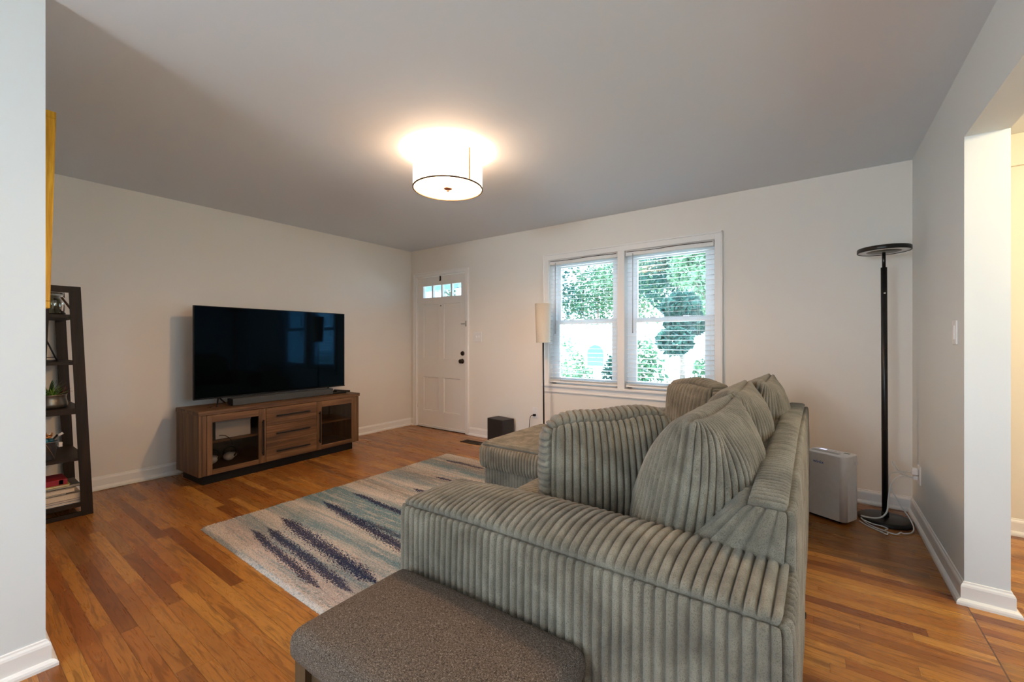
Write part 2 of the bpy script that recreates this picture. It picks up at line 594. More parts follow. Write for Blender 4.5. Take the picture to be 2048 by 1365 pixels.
# ------------------------------------------------------------------ room shell
XL, XR, YB, H = -4.643, .54, 4.0, 2.44
PX, PY = -2.27, .252            # outer corner of the near partition
RB, HX, HY = -3.5, 2.6, 3.88     # rear wall, far side of the next room, its end wall
OY0, OY1, OZ = .75, 2.735, 2.102   # opening in the right wall
T = .13
struct(MB().box((XL - T, RB - T, -.12), (HX + T, YB + T, 0)).build('floor', 'floor'))
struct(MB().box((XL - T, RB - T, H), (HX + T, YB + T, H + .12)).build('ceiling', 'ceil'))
struct(MB().box((XL - T, PY - .12, 0), (XL, YB + T, H)).build('wall_left', 'wall'))
DX0, DX1, DZ = -4.525, -3.60, 2.065
WX0, WX1, WZ0, WZ1 = -2.386, -.712, .712, 2.066
b = MB()
b.box((XL, YB, 0), (DX0, YB + T, H)).box((DX0, YB, DZ), (DX1, YB + T, H)).box((DX1, YB, 0), (WX0, YB + T, H))
b.box((WX0, YB, 0), (WX1, YB + T, WZ0)).box((WX0, YB, WZ1), (WX1, YB + T, H)).box((WX1, YB, 0), (XR + .14, YB + T, H))
struct(b.build('wall_back', 'wall'))
b = MB()
b.box((XR, OY1, 0), (XR + .14, YB, H)).box((XR, OY0, OZ), (XR + .14, OY1, H)).box((XR, RB, 0), (XR + .14, OY0, H))
struct(b.build('wall_right', 'wall_daylit'))
b = MB()
b.box((PX - .12, RB, 0), (PX, PY, H)).box((XL, PY - .12, 0), (PX - .12, PY, H))
struct(b.build('wall_near', 'wall_daylit'))
GX0, GX1, GZ = -1.85, -.05, 2.05
b = MB()
b.box((PX - .12, RB - T, 0), (GX0, RB, H)).box((GX0, RB - T, GZ), (GX1, RB, H)).box((GX1, RB - T, 0), (HX + T, RB, H))
struct(b.build('wall_rear', 'wall'))
b = MB()
b.box((XR + .14, HY, 0), (HX + T, YB + T, H))
struct(b.build('wall_hall_end', 'wall_hall'))
b = MB()
b.box((HX, RB, 0), (HX + T, .5, H)).box((HX, 1.9, 0), (HX + T, HY, H)).box((HX, .5, 0), (HX + T, 1.9, .7)).box((HX, .5, 2.0), (HX + T, 1.9, H))
struct(b.build('wall_hall_side', 'wall_hall'))
b = MB()
b.box((XR + .14, HY - .022, 2.245), (HX, HY, H), .004)
struct(b.build('trim_1', 'wall_hall'), 'raised cream board along the top of the hall wall')
struct(MB().box((HX + .04, .5, .7), (HX + .05, 1.9, 2.0)).build('window_4', 'pane'))
w5 = struct(MB().box((GX0, RB - .07, 0), (GX1, RB - .06, GZ)).build('window_3', 'pane'))
MB().box((GX0, RB - .09, 0), (GX0 + .06, RB - .03, GZ)).box((GX1 - .06, RB - .09, 0), (GX1, RB - .03, GZ)).box((-.98, RB - .09, 0), (-.92, RB - .03, GZ)).box((GX0, RB - .09, GZ - .06), (GX1, RB - .03, GZ)).build('window_frame', 'vinyl', w5)

BASE = [(0, 0), (.030, 0), (.030, .010), (.027, .018), (.020, .024), (.0135, .026), (.0135, .078), (.011, .086), (.006, .092), (.005, .098), (0, .100)]
def baseboard(name, path):
    struct(MB().sweep(BASE, path).build(name, 'trim'))
CW = .058  # casing width
baseboard('baseboard_left', [(XL, YB), (XL, PY)])
baseboard('baseboard_back', [(DX0 - CW - .0, YB), (XL, YB)])
baseboard('baseboard_back_right', [(XR, YB), (DX1 + CW, YB)])
baseboard('baseboard_right', [(XR + .14, HY), (XR + .14, OY1), (XR, OY1), (XR, YB)])
baseboard('baseboard_right_near', [(XR, RB), (XR, OY0), (XR + .14, OY0)])
baseboard('baseboard_near', [(XL, PY), (PX, PY), (PX, RB)])
baseboard('baseboard_hall', [(HX, HY), (XR + .14, HY)])

# ------------------------------------------------------------------ front door
def casing(name, x0, x1, z0, z1, w, bottom=False):
    """flat moulded casing round an opening on the back wall"""
    m = MB()
    d = .018
    def bar(a, b):
        m.box(a, b, .004)
    bar((x0 - w, YB - d, z0), (x0 + .004, YB + .001, z1 + w))
    bar((x1 - .004, YB - d, z0), (x1 + w, YB + .001, z1 + w))
    bar((x0 - .004, YB - d, z1 - .004), (x1 + .004, YB + .001, z1 + w))
    # raised outer bead
    m.box((x0 - w, YB - d - .008, z0), (x0 - w + .014, YB - d + .002, z1 + w), .003)
    m.box((x1 + w - .014, YB - d - .008, z0), (x1 + w, YB - d + .002, z1 + w), .003)
    m.box((x0 - w + .0, YB - d - .008, z1 + w - .014), (x1 + w, YB - d + .002, z1 + w), .003)
    return struct(m.build(name, 'trim'))
casing('trim_2', DX0, DX1, 0, DZ, .048)['label'] = 'painted casing around the front door'
struct(MB().box((DX0, YB + .0, 0), (DX0 + .012, YB + T, DZ)).box((DX1 - .012, YB, 0), (DX1, YB + T, DZ)).box((DX0, YB, DZ - .012), (DX1, YB + T, DZ)).build('trim_3', 'trim'))
d0, d1 = DX0 + .014, DX1 - .014
yf = YB + .012      # front face of the door leaf
door = empty_struct('door_1', (0, 0, 0))
b = MB()
zs = [(.008, .227), (.695, .936), (1.687, 1.770), (1.932, DZ - .016)]
for z0, z1 in zs:
    b.box((d0, yf, z0), (d1, yf + .04, z1))
for z0, z1 in ((.227, .695), (.936, 1.687)):
    b.box((d0, yf, z0), (-4.402, yf + .04, z1)).box((-4.106, yf, z0), (-4.020, yf + .04, z1)).box((-3.712, yf, z0), (d1, yf + .04, z1))
    for xa, xb in ((-4.402, -4.106), (-4.020, -3.712)):
        b.box((xa, yf + .016, z0), (xb, yf + .034, z1))
        for a, c in (((xa, z0), (xb, z0 + .012)), ((xa, z1 - .012), (xb, z1)), ((xa, z0), (xa + .012, z1)), ((xb - .012, z0), (xb, z1))):
            b.box((a[0], yf + .005, a[1]), (c[0], yf + .017, c[1]), .004)
# transom lights
b.box((d0, yf, 1.770), (-4.405, yf + .04, 1.932)).box((-3.700, yf, 1.770), (d1, yf + .04, 1.932))
gx = [-4.405, -4.229, -4.052, -3.876, -3.700]
for x in gx[1:-1]:
    b.box((x - .012, yf + .004, 1.77), (x + .012, yf + .036, 1.932))
b.build('door_panel', 'door', door)
for k in range(4):
    MB().box((gx[k], yf + .018, 1.77), (gx[k + 1], yf + .022, 1.932)).build('pane', 'pane', door)
MB().box((d0, yf - .006, .004), (d1, yf + .002, .034), .002).box((d0, yf - .010, .028), (d1, yf + .002, .036)).build('door_sweep', 'trim', door)
MB().box((DX0, YB - .01, 0), (DX1, YB + T, .006)).build('threshold', 'bronze', door)
b = MB().lathe([(0, -.052), (.018, -.052), (.027, -.044), (.028, -.034), (.020, -.024), (.011, -.020), (.011, -.008), (.031, -.006), (.031, 0), (0, 0)], (-3.678, yf, .922), 24, 'y')
b.build('door_knob', 'bronze', door)
b = MB().lathe([(0, -.022), (.022, -.020), (.028, -.010), (.030, 0), (0, 0)], (-3.672, yf, 1.022), 24, 'y').box((-3.677, yf - .034, 1.006), (-3.667, yf - .018, 1.038), .002)
b.build('deadbolt', 'bronze', door)
for z in (.30, 1.76):
    MB().cyl((d0 - .004, yf - .006, z - .045), (d0 - .004, yf - .006, z + .045), .007, n=12).box((d0 - .02, yf - .004, z - .043), (d0 + .022, yf + .001, z + .043)).cyl((d0 - .004, yf - .006, z + .045), (d0 - .004, yf - .006, z + .053), .004, n=10).build('hinge', 'door', door)
b = MB().box((-3.700, yf - .006, 1.395), (-3.625, yf, 1.409), .002).box((-3.600, YB - .024, 1.365), (-3.580, YB - .018, 1.435), .002)
b.tube([(-3.690, yf - .010, 1.402), (-3.66, yf - .012, 1.396), (-3.63, yf - .014, 1.402), (-3.59, YB - .026, 1.40)], .003)
o = b.build('chain_lock', 'steel', door)
MB().cyl((-4.064, yf - .004, 1.652), (-4.064, yf + .001, 1.652), .008, n=12).build('peephole', 'bronze', door)
MB().box((-4.084, yf - .006, 1.985), (-4.062, yf, DZ - .014), .001).box((-4.084, yf - .014, 1.985), (-4.062, yf - .004, 1.996), .001).build('door_hook', 'black', door)

# ------------------------------------------------------------------ double window with two sashes each
ct = struct(MB().build('trim_4', 'trim'))
bpy.data.objects.remove(ct)
m = MB()
w, d = .062, .018
m.box((WX0 - w, YB - d, WZ0), (WX0 + .003, YB + .001, WZ1 + w), .004)
m.box((WX1 - .003, YB - d, WZ0), (WX1 + w, YB + .001, WZ1 + w), .004)
m.box((WX0, YB - d, WZ1 - .003), (WX1, YB + .001, WZ1 + w), .004)
m.box((WX0 - w, YB - d - .010, WZ0), (WX0 - w + .016, YB - d + .002, WZ1 + w), .004)
m.box((WX1 + w - .016, YB - d - .010, WZ0), (WX1 + w, YB - d + .002, WZ1 + w), .004)
m.box((WX0 - w, YB - d - .010, WZ1 + w - .016), (WX1 + w, YB - d + .002, WZ1 + w), .004)
MX0, MX1 = -1.594, -1.521
m.box((MX0, YB - d, WZ0), (MX1, YB + .09, WZ1), .004)
m.box((WX0 - w - .006, YB - .045, WZ0 - .024), (WX1 + w + .006, YB + .09, WZ0 + .002), .006)          # stool
m.box((WX0 - w + .004, YB - .016, WZ0 - .085), (WX1 + w - .004, YB + .001, WZ0 - .024), .004)           # apron
m.box((WX0 - w + .004, YB - .024, WZ0 - .085), (WX1 + w - .004, YB - .012, WZ0 - .072), .003)
m.box((WX0, YB, WZ0), (WX0 + .006, YB + T, WZ1)).box((WX1 - .006, YB, WZ0), (WX1, YB + T, WZ1)).box((WX0, YB, WZ1 - .006), (WX1, YB + T, WZ1))
struct(m.build('trim_4', 'trim'), 'painted casing, stool and apron around the double window')
def sash_unit(name, x0, x1):
    r = empty_struct(name)
    fy0, fy1 = YB + .075, YB + .125
    MB().box((x0, fy0, WZ0), (x0 + .045, fy1, WZ1)).box((x1 - .045, fy0, WZ0), (x1, fy1, WZ1)).box((x0, fy0, WZ1 - .04), (x1, fy1, WZ1)).box((x0, fy0, WZ0), (x1, fy1, WZ0 + .03)).build('window_frame', 'vinyl', r)
    zm = 1.385
    for (za, zb, yy) in ((WZ0 + .03, zm + .022, fy0 - .004), (zm - .022, WZ1 - .04, fy0 + .022)):
        a, c = x0 + .045, x1 - .045
        sw = .046
        MB().box((a, yy, za), (a + sw, yy + .024, zb)).box((c - sw, yy, za), (c, yy + .024, zb)).box((a + sw, yy + .001, za), (c - sw, yy + .023, za + .044)).box((a + sw, yy + .001, zb - .044), (c - sw, yy + .023, zb)).build('sash', 'vinyl', r)
        MB().box((a + sw, yy + .010, za + .044), (c - sw, yy + .014, zb - .044)).build('pane', 'pane', r)
    for x in (x0 + .25, x1 - .25):
        MB().box((x - .025, fy0 - .014, zm + .018), (x + .025, fy0 + .004, zm + .034), .003).build('sash_lock', 'vinyl', r)
    return r
sash_unit('window_1', WX0 + .006, MX0)
sash_unit('window_2', MX1, WX1 - .006)

def blind(x0, x1, label):
    r = thing('window_blind', label, 'blind', ((x0 + x1) / 2, YB + .03, WZ0), 0, None)
    w2 = (x1 - x0) / 2 - .006
    top = WZ1 - WZ0 - .008
    MB().box((-w2, -.030, top - .046), (w2, .026, top), .004).build('headrail', 'trim', r)
    v = MB()
    v.tube([(-w2 + .01, -.032, top - .008), (-w2 * .3, -.034, top - .012), (w2 * .2, -.033, top - .006), (w2 - .01, -.033, top - .010)], .003)
    v.build('rail_cord', 'register', r)
    sl = MB()
    z = .075
    n = 0
    a = math.radians(4)
    rt = Matrix.Rotation(a, 3, 'X')
    while z < top - .06:
        sl.box((-w2 + .004, -.025, z - .0014), (w2 - .004, .025, z + .0014), 0, rt)
        z += .0445
        n += 1
    sl.build('slats', 'slat', r)
    MB().box((-w2, -.026, .018), (w2, .026, .036), .004).box((-w2, -.026, .040), (w2, .026, .044)).box((-w2, -.026, .048), (w2, .026, .052)).build('bottom_rail', 'trim', r)
    c = MB()
    for x in (-w2 + .13, 0, w2 - .13):
        for y in (-.027, .027):
            c.cyl((x, y, .03), (x, y, top - .04), .0011, n=6)
    c.build('ladder_cord', 'cable_white', r)
    MB().cyl((-w2 + .075, -.040, top - .03), (-w2 + .075, -.042, top - .72), .0042, n=8).cyl((-w2 + .075, -.042, top - .72), (-w2 + .075, -.042, top - .80), .0058, n=8).build('tilt_wand', simple('clear_wand', (.45, .42, .42, 1), .3), r)
    return r
blind(WX0 + .006, MX0, 'open white slatted blind in the left half of the double window, nearer the door')
blind(MX1, WX1 - .006, 'open white slatted blind in the right half of the double window, above the sofa')

# ------------------------------------------------------------------ switches and outlets
def plate(name, label, cat, loc, rz, w, h, kind):
    r = thing(name, label, cat, loc, rz)
    MB().box((-w / 2, -.007, -h / 2), (w / 2, 0, h / 2), .003).build('cover_plate', 'white_plastic', r)
    if kind == 'double':
        for x in (-.023, .023):
            MB().box((x - .005, -.015, -.004), (x + .005, -.006, .016), .002).build('toggle', 'white_plastic', r)
    if kind == 'rocker':
        MB().box((-.015, -.011, -.034), (.015, -.006, .034), .002).build('rocker', 'white_plastic', r)
    if kind == 'outlet':
        for z in (-.02, .02):
            MB().box((-.015, -.009, z - .013), (.015, -.006, z + .013), .002).build('socket', 'white_plastic', r)
    return r
plate('light_switch', 'double white toggle switch plate on the wall beside the front door', 'light switch', (-3.406, YB, 1.231), 0, .125, .12, 'double')
plate('light_switch', 'narrow white switch plate on the right wall near the opening', 'light switch', (XR, 2.873, 1.222), -PI / 2, .072, .116, 'rocker')
plate('wall_outlet', 'white outlet on the window wall behind the chaise with a black plug', 'outlet', (-2.56, YB, .372), 0, .074, .118, 'outlet')
plate('wall_outlet', 'white outlet low on the right wall behind the black floor lamp', 'outlet', (XR, 3.735, .318), -PI / 2, .074, .118, 'outlet')
p = thing('black_cable', 'black plug and cord in the outlet behind the chaise', 'cable', (-2.56, YB - .009, .352))
MB().box((-.014, -.030, -.012), (.014, 0, .012), .004).build('plug', 'black', p)
MB().tube([(-.004, -.030, 0), (-.02, -.050, -.005), (-.035, -.052, -.04), (-.045, -.05, -.12), (-.06, -.052, -.25), (-.10, -.06, -.338), (-.25, -.09, -.348)], .0035).build('cord', 'black', p)

# floor register in front of the door side of the window wall
v = thing('floor_vent', 'brown slotted floor register on the boards near the front door', 'vent', (-3.245, 3.715, 0))
MB().box((-.14, -.065, 0), (.14, -.048, .005), .001).box((-.14, .048, 0), (.14, .065, .005), .001).box((-.14, -.065, 0), (-.12, .065, .005), .001).box((.12, -.065, 0), (.14, .065, .005), .001).build('frame', 'register', v)
b = MB()
for k in range(14):
    x = -.113 + k * .0174
    b.box((x - .003, -.05, .0008), (x + .003, .05, .0042))
b.box((-.12, -.004, .0008), (.12, .004, .0045)).box((-.12, -.05, .0002), (.12, .05, .0008))
b.build('grate', 'register', v)

# ------------------------------------------------------------------ ceiling lights
L = thing('ceiling_light', 'lit white drum ceiling light with a brown finial, flush on the ceiling', 'ceiling light', (LAMP[0], LAMP[1], H))
RD = .228
MB().lathe([(RD, -.245), (RD, -.038), (RD - .003, -.038), (RD - .003, -.243)], (0, 0, 0), 64).build('drum_shade', 'shade_lit', L)
MB().lathe([(0, -.240), (RD - .004, -.240), (RD - .004, -.237), (0, -.237)], (0, 0, 0), 64).build('diffuser', 'diffuser_lit', L)
MB().lathe([(RD + .003, -.250), (RD + .003, -.242), (RD - .005, -.242), (RD - .005, -.250), (RD + .003, -.250)], (0, 0, 0), 64).build('bottom_ring', simple('ring_brown', (.05, .03, .015, 1), .6), L)
MB().box((.221, -.0455, -.243), (.2295, -.0370, -.045)).build('shade_seam', simple('seam_cream', (.45, .34, .15, 1), .6), L)
MB().lathe([(0, -.268), (.006, -.266), (.008, -.260), (.006, -.255), (.010, -.252), (.028, -.248), (.030, -.243), (0, -.240)], (0, 0, 0), 24).build('finial', simple('copper_finial', (.20, .085, .05, 1), .4, .5), L)
MB().cyl((0, 0, -.24), (0, 0, 0), .006, n=10).lathe([(0, -.02), (.09, -.02), (.095, 0), (0, 0)], (0, 0, 0), 32).build('canopy', 'white_plastic', L)

# ------------------------------------------------------------------ picture on the far face of the near partition
pic = thing('wall_picture', 'gold edge of a tall picture hung behind the near wall', 'picture', (-2.605, PY, 1.32))
pic.rotation_euler = (-.022, 0, 0)
b = MB()
for a, c in (((-1.0, .004, 0), (0, .050, .03)), ((-1.0, .004, .80), (0, .050, .83)), ((-.03, .004, .03), (0, .050, .80)), ((-1.0, .004, .03), (-.97, .050, .80))):
    b.box(a, c, .002)
b.build('frame', 'gold', pic)
MB().box((-.97, .010, .03), (-.03, .030, .80)).build('canvas', simple('ochre_canvas', (.45, .33, .14, 1), .8, var=.4, scale=6), pic)

# ------------------------------------------------------------------ corduroy upholstery
def snoise(p, f, seed=0):
    """smooth cheap noise on an (n,3) array, about -1..1"""
    r = np.random.default_rng(seed)
    s = np.zeros(len(p))
    for k in range(5):
        d = r.normal(size=3)
        d /= np.linalg.norm(d)
        s += np.sin(p @ d * f * (1 + .6 * k) + r.uniform(0, 6.28)) / (1 + .5 * k)
    return s / 2.2
def sm(x):
    x = np.clip(x, 0, 1)
    return x * x * (3 - 2 * x)
def rib(t):
    """profile of round cords, 0 in the groove, 1 on top"""
    return np.sqrt(np.clip(1 - (2 * (t - np.floor(t)) - 1) ** 2, 0, 1))

def ribbox(name, lo, hi, r, faces, mat='cord', parent=None, pitch=.0252, amp=.0162, crown=None, deform=None, wob=.0, seam=.006, seed=0, coarse=.022, skip=(), fade=.013, smp=8):
    """rounded upholstered block; faces maps '-x','+x',.. to the axis its cords are spaced along"""
    lo, hi = np.array(lo, float), np.array(hi, float)
    size = hi - lo
    fine = set(faces.values())
    ax = []
    for a in range(3):
        L = size[a]
        if 'xyz'[a] in fine:
            n = int(max(1, round(L / pitch))) * smp
        else:
            n = max(4, int(L / coarse))
        base_ = np.linspace(0, L, n + 1)
        if 'xyz'[a] not in fine:    # extra lines close to the seams
            ex = np.array([.0015, .004, .008, .013])
            base_ = np.unique(np.concatenate([base_, ex, L - ex]))
        ax.append(base_)
    V, F = [], []
    off = 0
    for key in ('-x', '+x', '-y', '+y', '-z', '+z'):
        if key in skip:
            continue
        a = 'xyz'.index(key[1])
        sgn = 1 if key[0] == '+' else -1
        b_, c_ = [i for i in range(3) if i != a]
        B, C = np.meshgrid(ax[b_], ax[c_], indexing='ij')
        nb, nc = B.shape
        P = np.zeros((nb * nc, 3))
        P[:, a] = size[a] if sgn > 0 else 0
        P[:, b_] = B.ravel()
        P[:, c_] = C.ravel()
        inner = np.clip(P, r, size - r)
        N = P - inner
        N /= np.maximum(1e-9, np.linalg.norm(N, axis=1))[:, None]
        Q = inner + N * r
        d = np.minimum(np.minimum(P[:, b_], size[b_] - P[:, b_]), np.minimum(P[:, c_], size[c_] - P[:, c_]))
        fd = sm(d / fade) ** .6
        h = -seam * (1 - fd)
        if crown and key in crown:
            u = 2 * P[:, b_] / size[b_] - 1
            w = 2 * P[:, c_] / size[c_] - 1
            h = h + crown[key] * (1 - np.abs(u) ** 2.4) * (1 - np.abs(w) ** 2.4)
        if key in faces:
            q = 'xyz'.index(faces[key])
            L = size[q]
            n = max(1, round(L / pitch))
            other = c_ if q == b_ else b_
            t = P[:, q] / L * n
            h = h + amp * rib(t) * fd
        if wob:
            h = h + wob * snoise(P + lo, 9.0, seed) * np.minimum(1, d / .05) + wob * .35 * snoise(P + lo, 30.0, seed + 1) * np.minimum(1, d / .03)
        Q = Q + N * h[:, None] + lo
        V.append(Q)
        idx = np.arange(nb * nc).reshape(nb, nc) + off
        q0 = np.stack([idx[:-1, :-1], idx[1:, :-1], idx[1:, 1:], idx[:-1, 1:]], -1).reshape(-1, 4)
        # keep outward orientation
        flip = (sgn > 0) != (a != 1)
        if flip:
            q0 = q0[:, ::-1]
        F.append(q0)
        off += nb * nc
    V = np.concatenate(V)
    F = np.concatenate(F)
    if deform is not None:
        V = deform(V)
    return npmesh(name, V, F, mat, parent, True)

def npmesh(name, V, F, mat, parent=None, merge=False):
    me = bpy.data.meshes.new(name)
    me.vertices.add(len(V))
    me.vertices.foreach_set('co', V.astype(np.float32).ravel())
    me.loops.add(F.size)
    me.loops.foreach_set('vertex_index', F.ravel().astype(np.int32))
    me.polygons.add(len(F))
    me.polygons.foreach_set('loop_start', np.arange(0, F.size, F.shape[1], dtype=np.int32))
    me.polygons.foreach_set('use_smooth', np.ones(len(F), dtype=bool))
    me.update()
    if merge:
        bm = bmesh.new()
        bm.from_mesh(me)
        bmesh.ops.remove_doubles(bm, verts=bm.verts, dist=2e-5)
        for f in bm.faces:
            f.smooth = True
        bm.to_mesh(me)
        bm.free()
    me.validate()
    me.update()
    return link(name, me, mat, parent)

def pillow(name, w, h, t, mat='cord', pitch=.0262, amp=.017, parent=None, seed=0, ex=2.6, ear=.075, wob=.009):
    """knife-edged pillow, local x = thickness, y = width, z = height; cords run up over it, spaced along y"""
    n = int(round(w / pitch))
    nu, nv = n * 8 + 1, 56
    V, F = [], []
    off = 0
    uu = np.linspace(-1, 1, 4001)
    ff = t / 2 * np.clip(1 - np.abs(uu) ** 2.3, 0, 1) ** .62
    arc = np.concatenate([[0], np.cumsum(np.hypot(np.diff(ff), w / 2 * np.diff(uu)))])
    n = int(round(arc[-1] / pitch))
    nu = n * 10 + 1
    u = np.interp(np.linspace(0, arc[-1], nu), arc, uu)
    ribt = np.linspace(0, n, nu)
    v = np.sin(np.linspace(-PI / 2, PI / 2, nv))
    U, Wv = np.meshgrid(u, v, indexing='ij')
    fu = np.clip(1 - np.abs(U) ** 2.3, 0, 1) ** .62
    fv = np.clip(1 - np.abs(Wv) ** ex, 0, 1) ** .5
    for sgn in (-1, 1):
        th = t / 2 * fu * fv * (1 - .20 * Wv)
        P = np.stack([sgn * th, w / 2 * U * (1 - ear * (1 - Wv ** 2)), h / 2 * Wv * (1 - ear * (1 - U ** 2))], -1).reshape(-1, 3)
        # surface normals by differences
        G = P.reshape(nu, nv, 3)
        du = np.gradient(G, axis=0)
        dv = np.gradient(G, axis=1)
        N = np.cross(du, dv).reshape(-1, 3) * sgn
        ln = np.linalg.norm(N, axis=1)
        N = N / np.maximum(1e-9, ln)[:, None]
        N[ln < 1e-9] = (sgn, 0, 0)
        e = np.minimum(1 - np.abs(U), 1 - np.abs(Wv)).ravel()
        fd = sm(e / .0025)
        tt = np.repeat(ribt, nv) + .06 * snoise(P, 14.0, seed + 5)
        hh = amp * rib(tt) * fd + wob * snoise(P, 11.0, seed) * sm(e / .2) + wob * .4 * snoise(P, 34.0, seed + 2) * sm(e / .15)
        P = P + N * hh[:, None]
        V.append(P)
        idx = np.arange(nu * nv).reshape(nu, nv) + off
        q = np.stack([idx[:-1, :-1], idx[1:, :-1], idx[1:, 1:], idx[:-1, 1:]], -1).reshape(-1, 4)
        if sgn < 0:
            q = q[:, ::-1]
        F.append(q)
        off += nu * nv
    return npmesh(name, np.concatenate(V), np.concatenate(F), mat, parent, True)

SX0, SX1 = -1.172, -.048        # front of the arm, back of the sofa
SY0, SY1 = .968, 3.50
sofa = thing('sectional_sofa', 'sage grey wide-wale corduroy sectional sofa with a chaise at the window end', 'sofa', (0, 0, 0))
def arm_def(V):
    V = V.copy()
    m = sm((V[:, 2] - .45) / .2)
    # top falls a little towards the front and the inner edge
    V[:, 2] += m * (-.012 * sm((-.75 - V[:, 0]) / .5) + .006)
    return V
ribbox('arm', (SX0, SY0, .03), (SX1, SY0 + .285, .625), .030, {'-y': 'x', '+z': 'x', '+y': 'x', '-x': 'y', '+x': 'y'}, parent=sofa,
       crown={'+z': .034, '-y': .006}, deform=arm_def, wob=.002, seed=3, skip=('-z',))
ribbox('arm', (SX0 + .08, SY1 - .27, .03), (SX1, SY1, .625), .030, {'-y': 'x', '+z': 'x', '-x': 'y'}, parent=sofa,
       crown={'+z': .034}, wob=.003, seed=4, skip=('-z',), smp=4)
# backrest: wedge, thin on top, cords run from the seat up over the top and down the rear
def back_def(V):
    V = V.copy()
    z = V[:, 2]
    rear = SX1
    # x in the block runs 0..1 from front to rear; slope the front face
    fx = (V[:, 0] - (rear - .10)) / .10
    extra = np.clip((.775 - z), 0, 1) * .80
    V[:, 0] = V[:, 0] - extra * np.clip(1 - fx, 0, 1.2)
    V[:, 0] -= .010 * np.sin(np.clip((V[:, 1] - 1.2) / 2.3, 0, 1) * PI)
    V[:, 2] += .012 * snoise(V * np.array([0, 1, 0]), 5.0, 9) * sm((z - .6) / .15) + .004 * snoise(V * np.array([0, 1, 0]), 22.0, 19) * sm((z - .6) / .15)
    return V
ribbox('backrest', (SX1 - .10, SY0 + .245, .03), (SX1, SY1 - .24, .775), .030, {'-x': 'y', '+x': 'y', '+z': 'y', '-y': 'x', '+y': 'x'}, parent=sofa,
       crown={'+z': .012, '+x': .012}, deform=back_def, wob=.003, seed=5, skip=('-z',), pitch=.0252, amp=.0125)
CY0 = 2.42
ribbox('seat_cushion', (-1.215, SY0 + .285, .27), (-.14, CY0 + .01, .445), .045, {'+z': 'y', '-x': 'y', '-y': 'x'}, parent=sofa, crown={'+z': .022, '-x': .02}, wob=.003, seed=6, skip=('-z',), smp=6)
ribbox('seat_base', (-1.17, SY0 + .27, .03), (-.12, CY0 + .02, .275), .02, {'-x': 'y'}, parent=sofa, skip=('-z',), smp=4)
ribbox('chaise_cushion', (-2.045, CY0, .235), (-.14, SY1 - .22, .415), .05, {'+z': 'y', '-y': 'x', '-x': 'y'}, parent=sofa, crown={'+z': .035, '-y': .018, '-x': .03}, wob=.003, seed=7, skip=('-z',), smp=8, amp=.020)
ribbox('chaise_base', (-2.01, CY0 + .03, .03), (-.14, SY1 - .24, .245), .02, {'-y': 'x', '-x': 'y'}, parent=sofa, skip=('-z',), smp=6)
for (x, y) in ((SX0 + .08, SY0 + .08), (SX1 - .08, SY0 + .08), (SX1 - .08, SY1 - .1), (-1.95, CY0 + .1), (-1.95, SY1 - .3), (SX1 - .08, 2.2)):
    MB().cyl((x, y, 0), (x, y, .045), .022, .028, n=16).build('leg', 'black', sofa)
for y in (1.35, 2.0):
    MB().box((SX1 + .002, y - .004, .10), (SX1 + .016, y + .004, .125), .002).build('zip_pull', 'black', sofa)

G = 'loose corduroy cushions on the sectional sofa'
def boxcushion(label, w, t, h, loc, rot, seed):
    r = thing('corduroy_cushion', label, 'cushion', loc, 0, G, rot)
    def df(V):
        V = V.copy()
        u = V[:, 0] / (w / 2)
        zf = sm(V[:, 2] / h)
        V[:, 2] += zf * (.014 * u + .005 * np.sin(u * 5.0 + seed) - .010 * np.abs(u) ** 4)
        V[:, 0] *= 1 - .05 * np.sin(np.clip(V[:, 2] / h, 0, 1) * PI) * 0 + .02 * np.sin(np.clip(V[:, 2] / h, 0, 1) * PI)
        V[:, 1] += .02 * np.sin(u * 2.0) * zf
        return V
    ribbox('cushion_body', (-w / 2, -t / 2, 0), (w / 2, t / 2, h), .045, {'-y': 'x', '+y': 'x', '+z': 'x', '-x': 'z', '+x': 'z'}, parent=r,
           crown={'-y': .045, '+y': .04, '+z': .02, '-x': .010, '+x': .01}, deform=df, wob=.006, seed=seed, pitch=.027, amp=.0150, seam=.010)
    return r
boxcushion('boxy corduroy cushion standing upright against the near sofa arm', .50, .150, .430,
           (-.652, 1.556, .455), (-.09, 0, math.radians(43)), 11)
boxcushion('boxy corduroy cushion standing on edge in front of the window', .40, .15, .45,
           (-.650, 2.93, .455), (-.05, .04, math.radians(-42)), 14)
def puff(label, loc, rot, w, h, t, seed):
    r = thing('corduroy_cushion', label, 'cushion', loc, 0, G, rot)
    o = pillow('cushion_body', w, h, t, seed=seed, parent=r)
    return r
puff('plump corduroy cushion nearest the camera, propped on the low backrest', (-.318, 1.56, .680), (0, math.radians(9), math.radians(-1)), .68, .56, .36, 21)
puff('plump corduroy cushion behind the nearest one along the backrest', (-.33, 2.215, .690), (0, math.radians(9), math.radians(1)), .60, .56, .33, 22)
puff('plump corduroy cushion at the far end of the backrest by the wall', (-.30, 2.84, .680), (0, math.radians(13), 0), .62, .58, .32, 23)

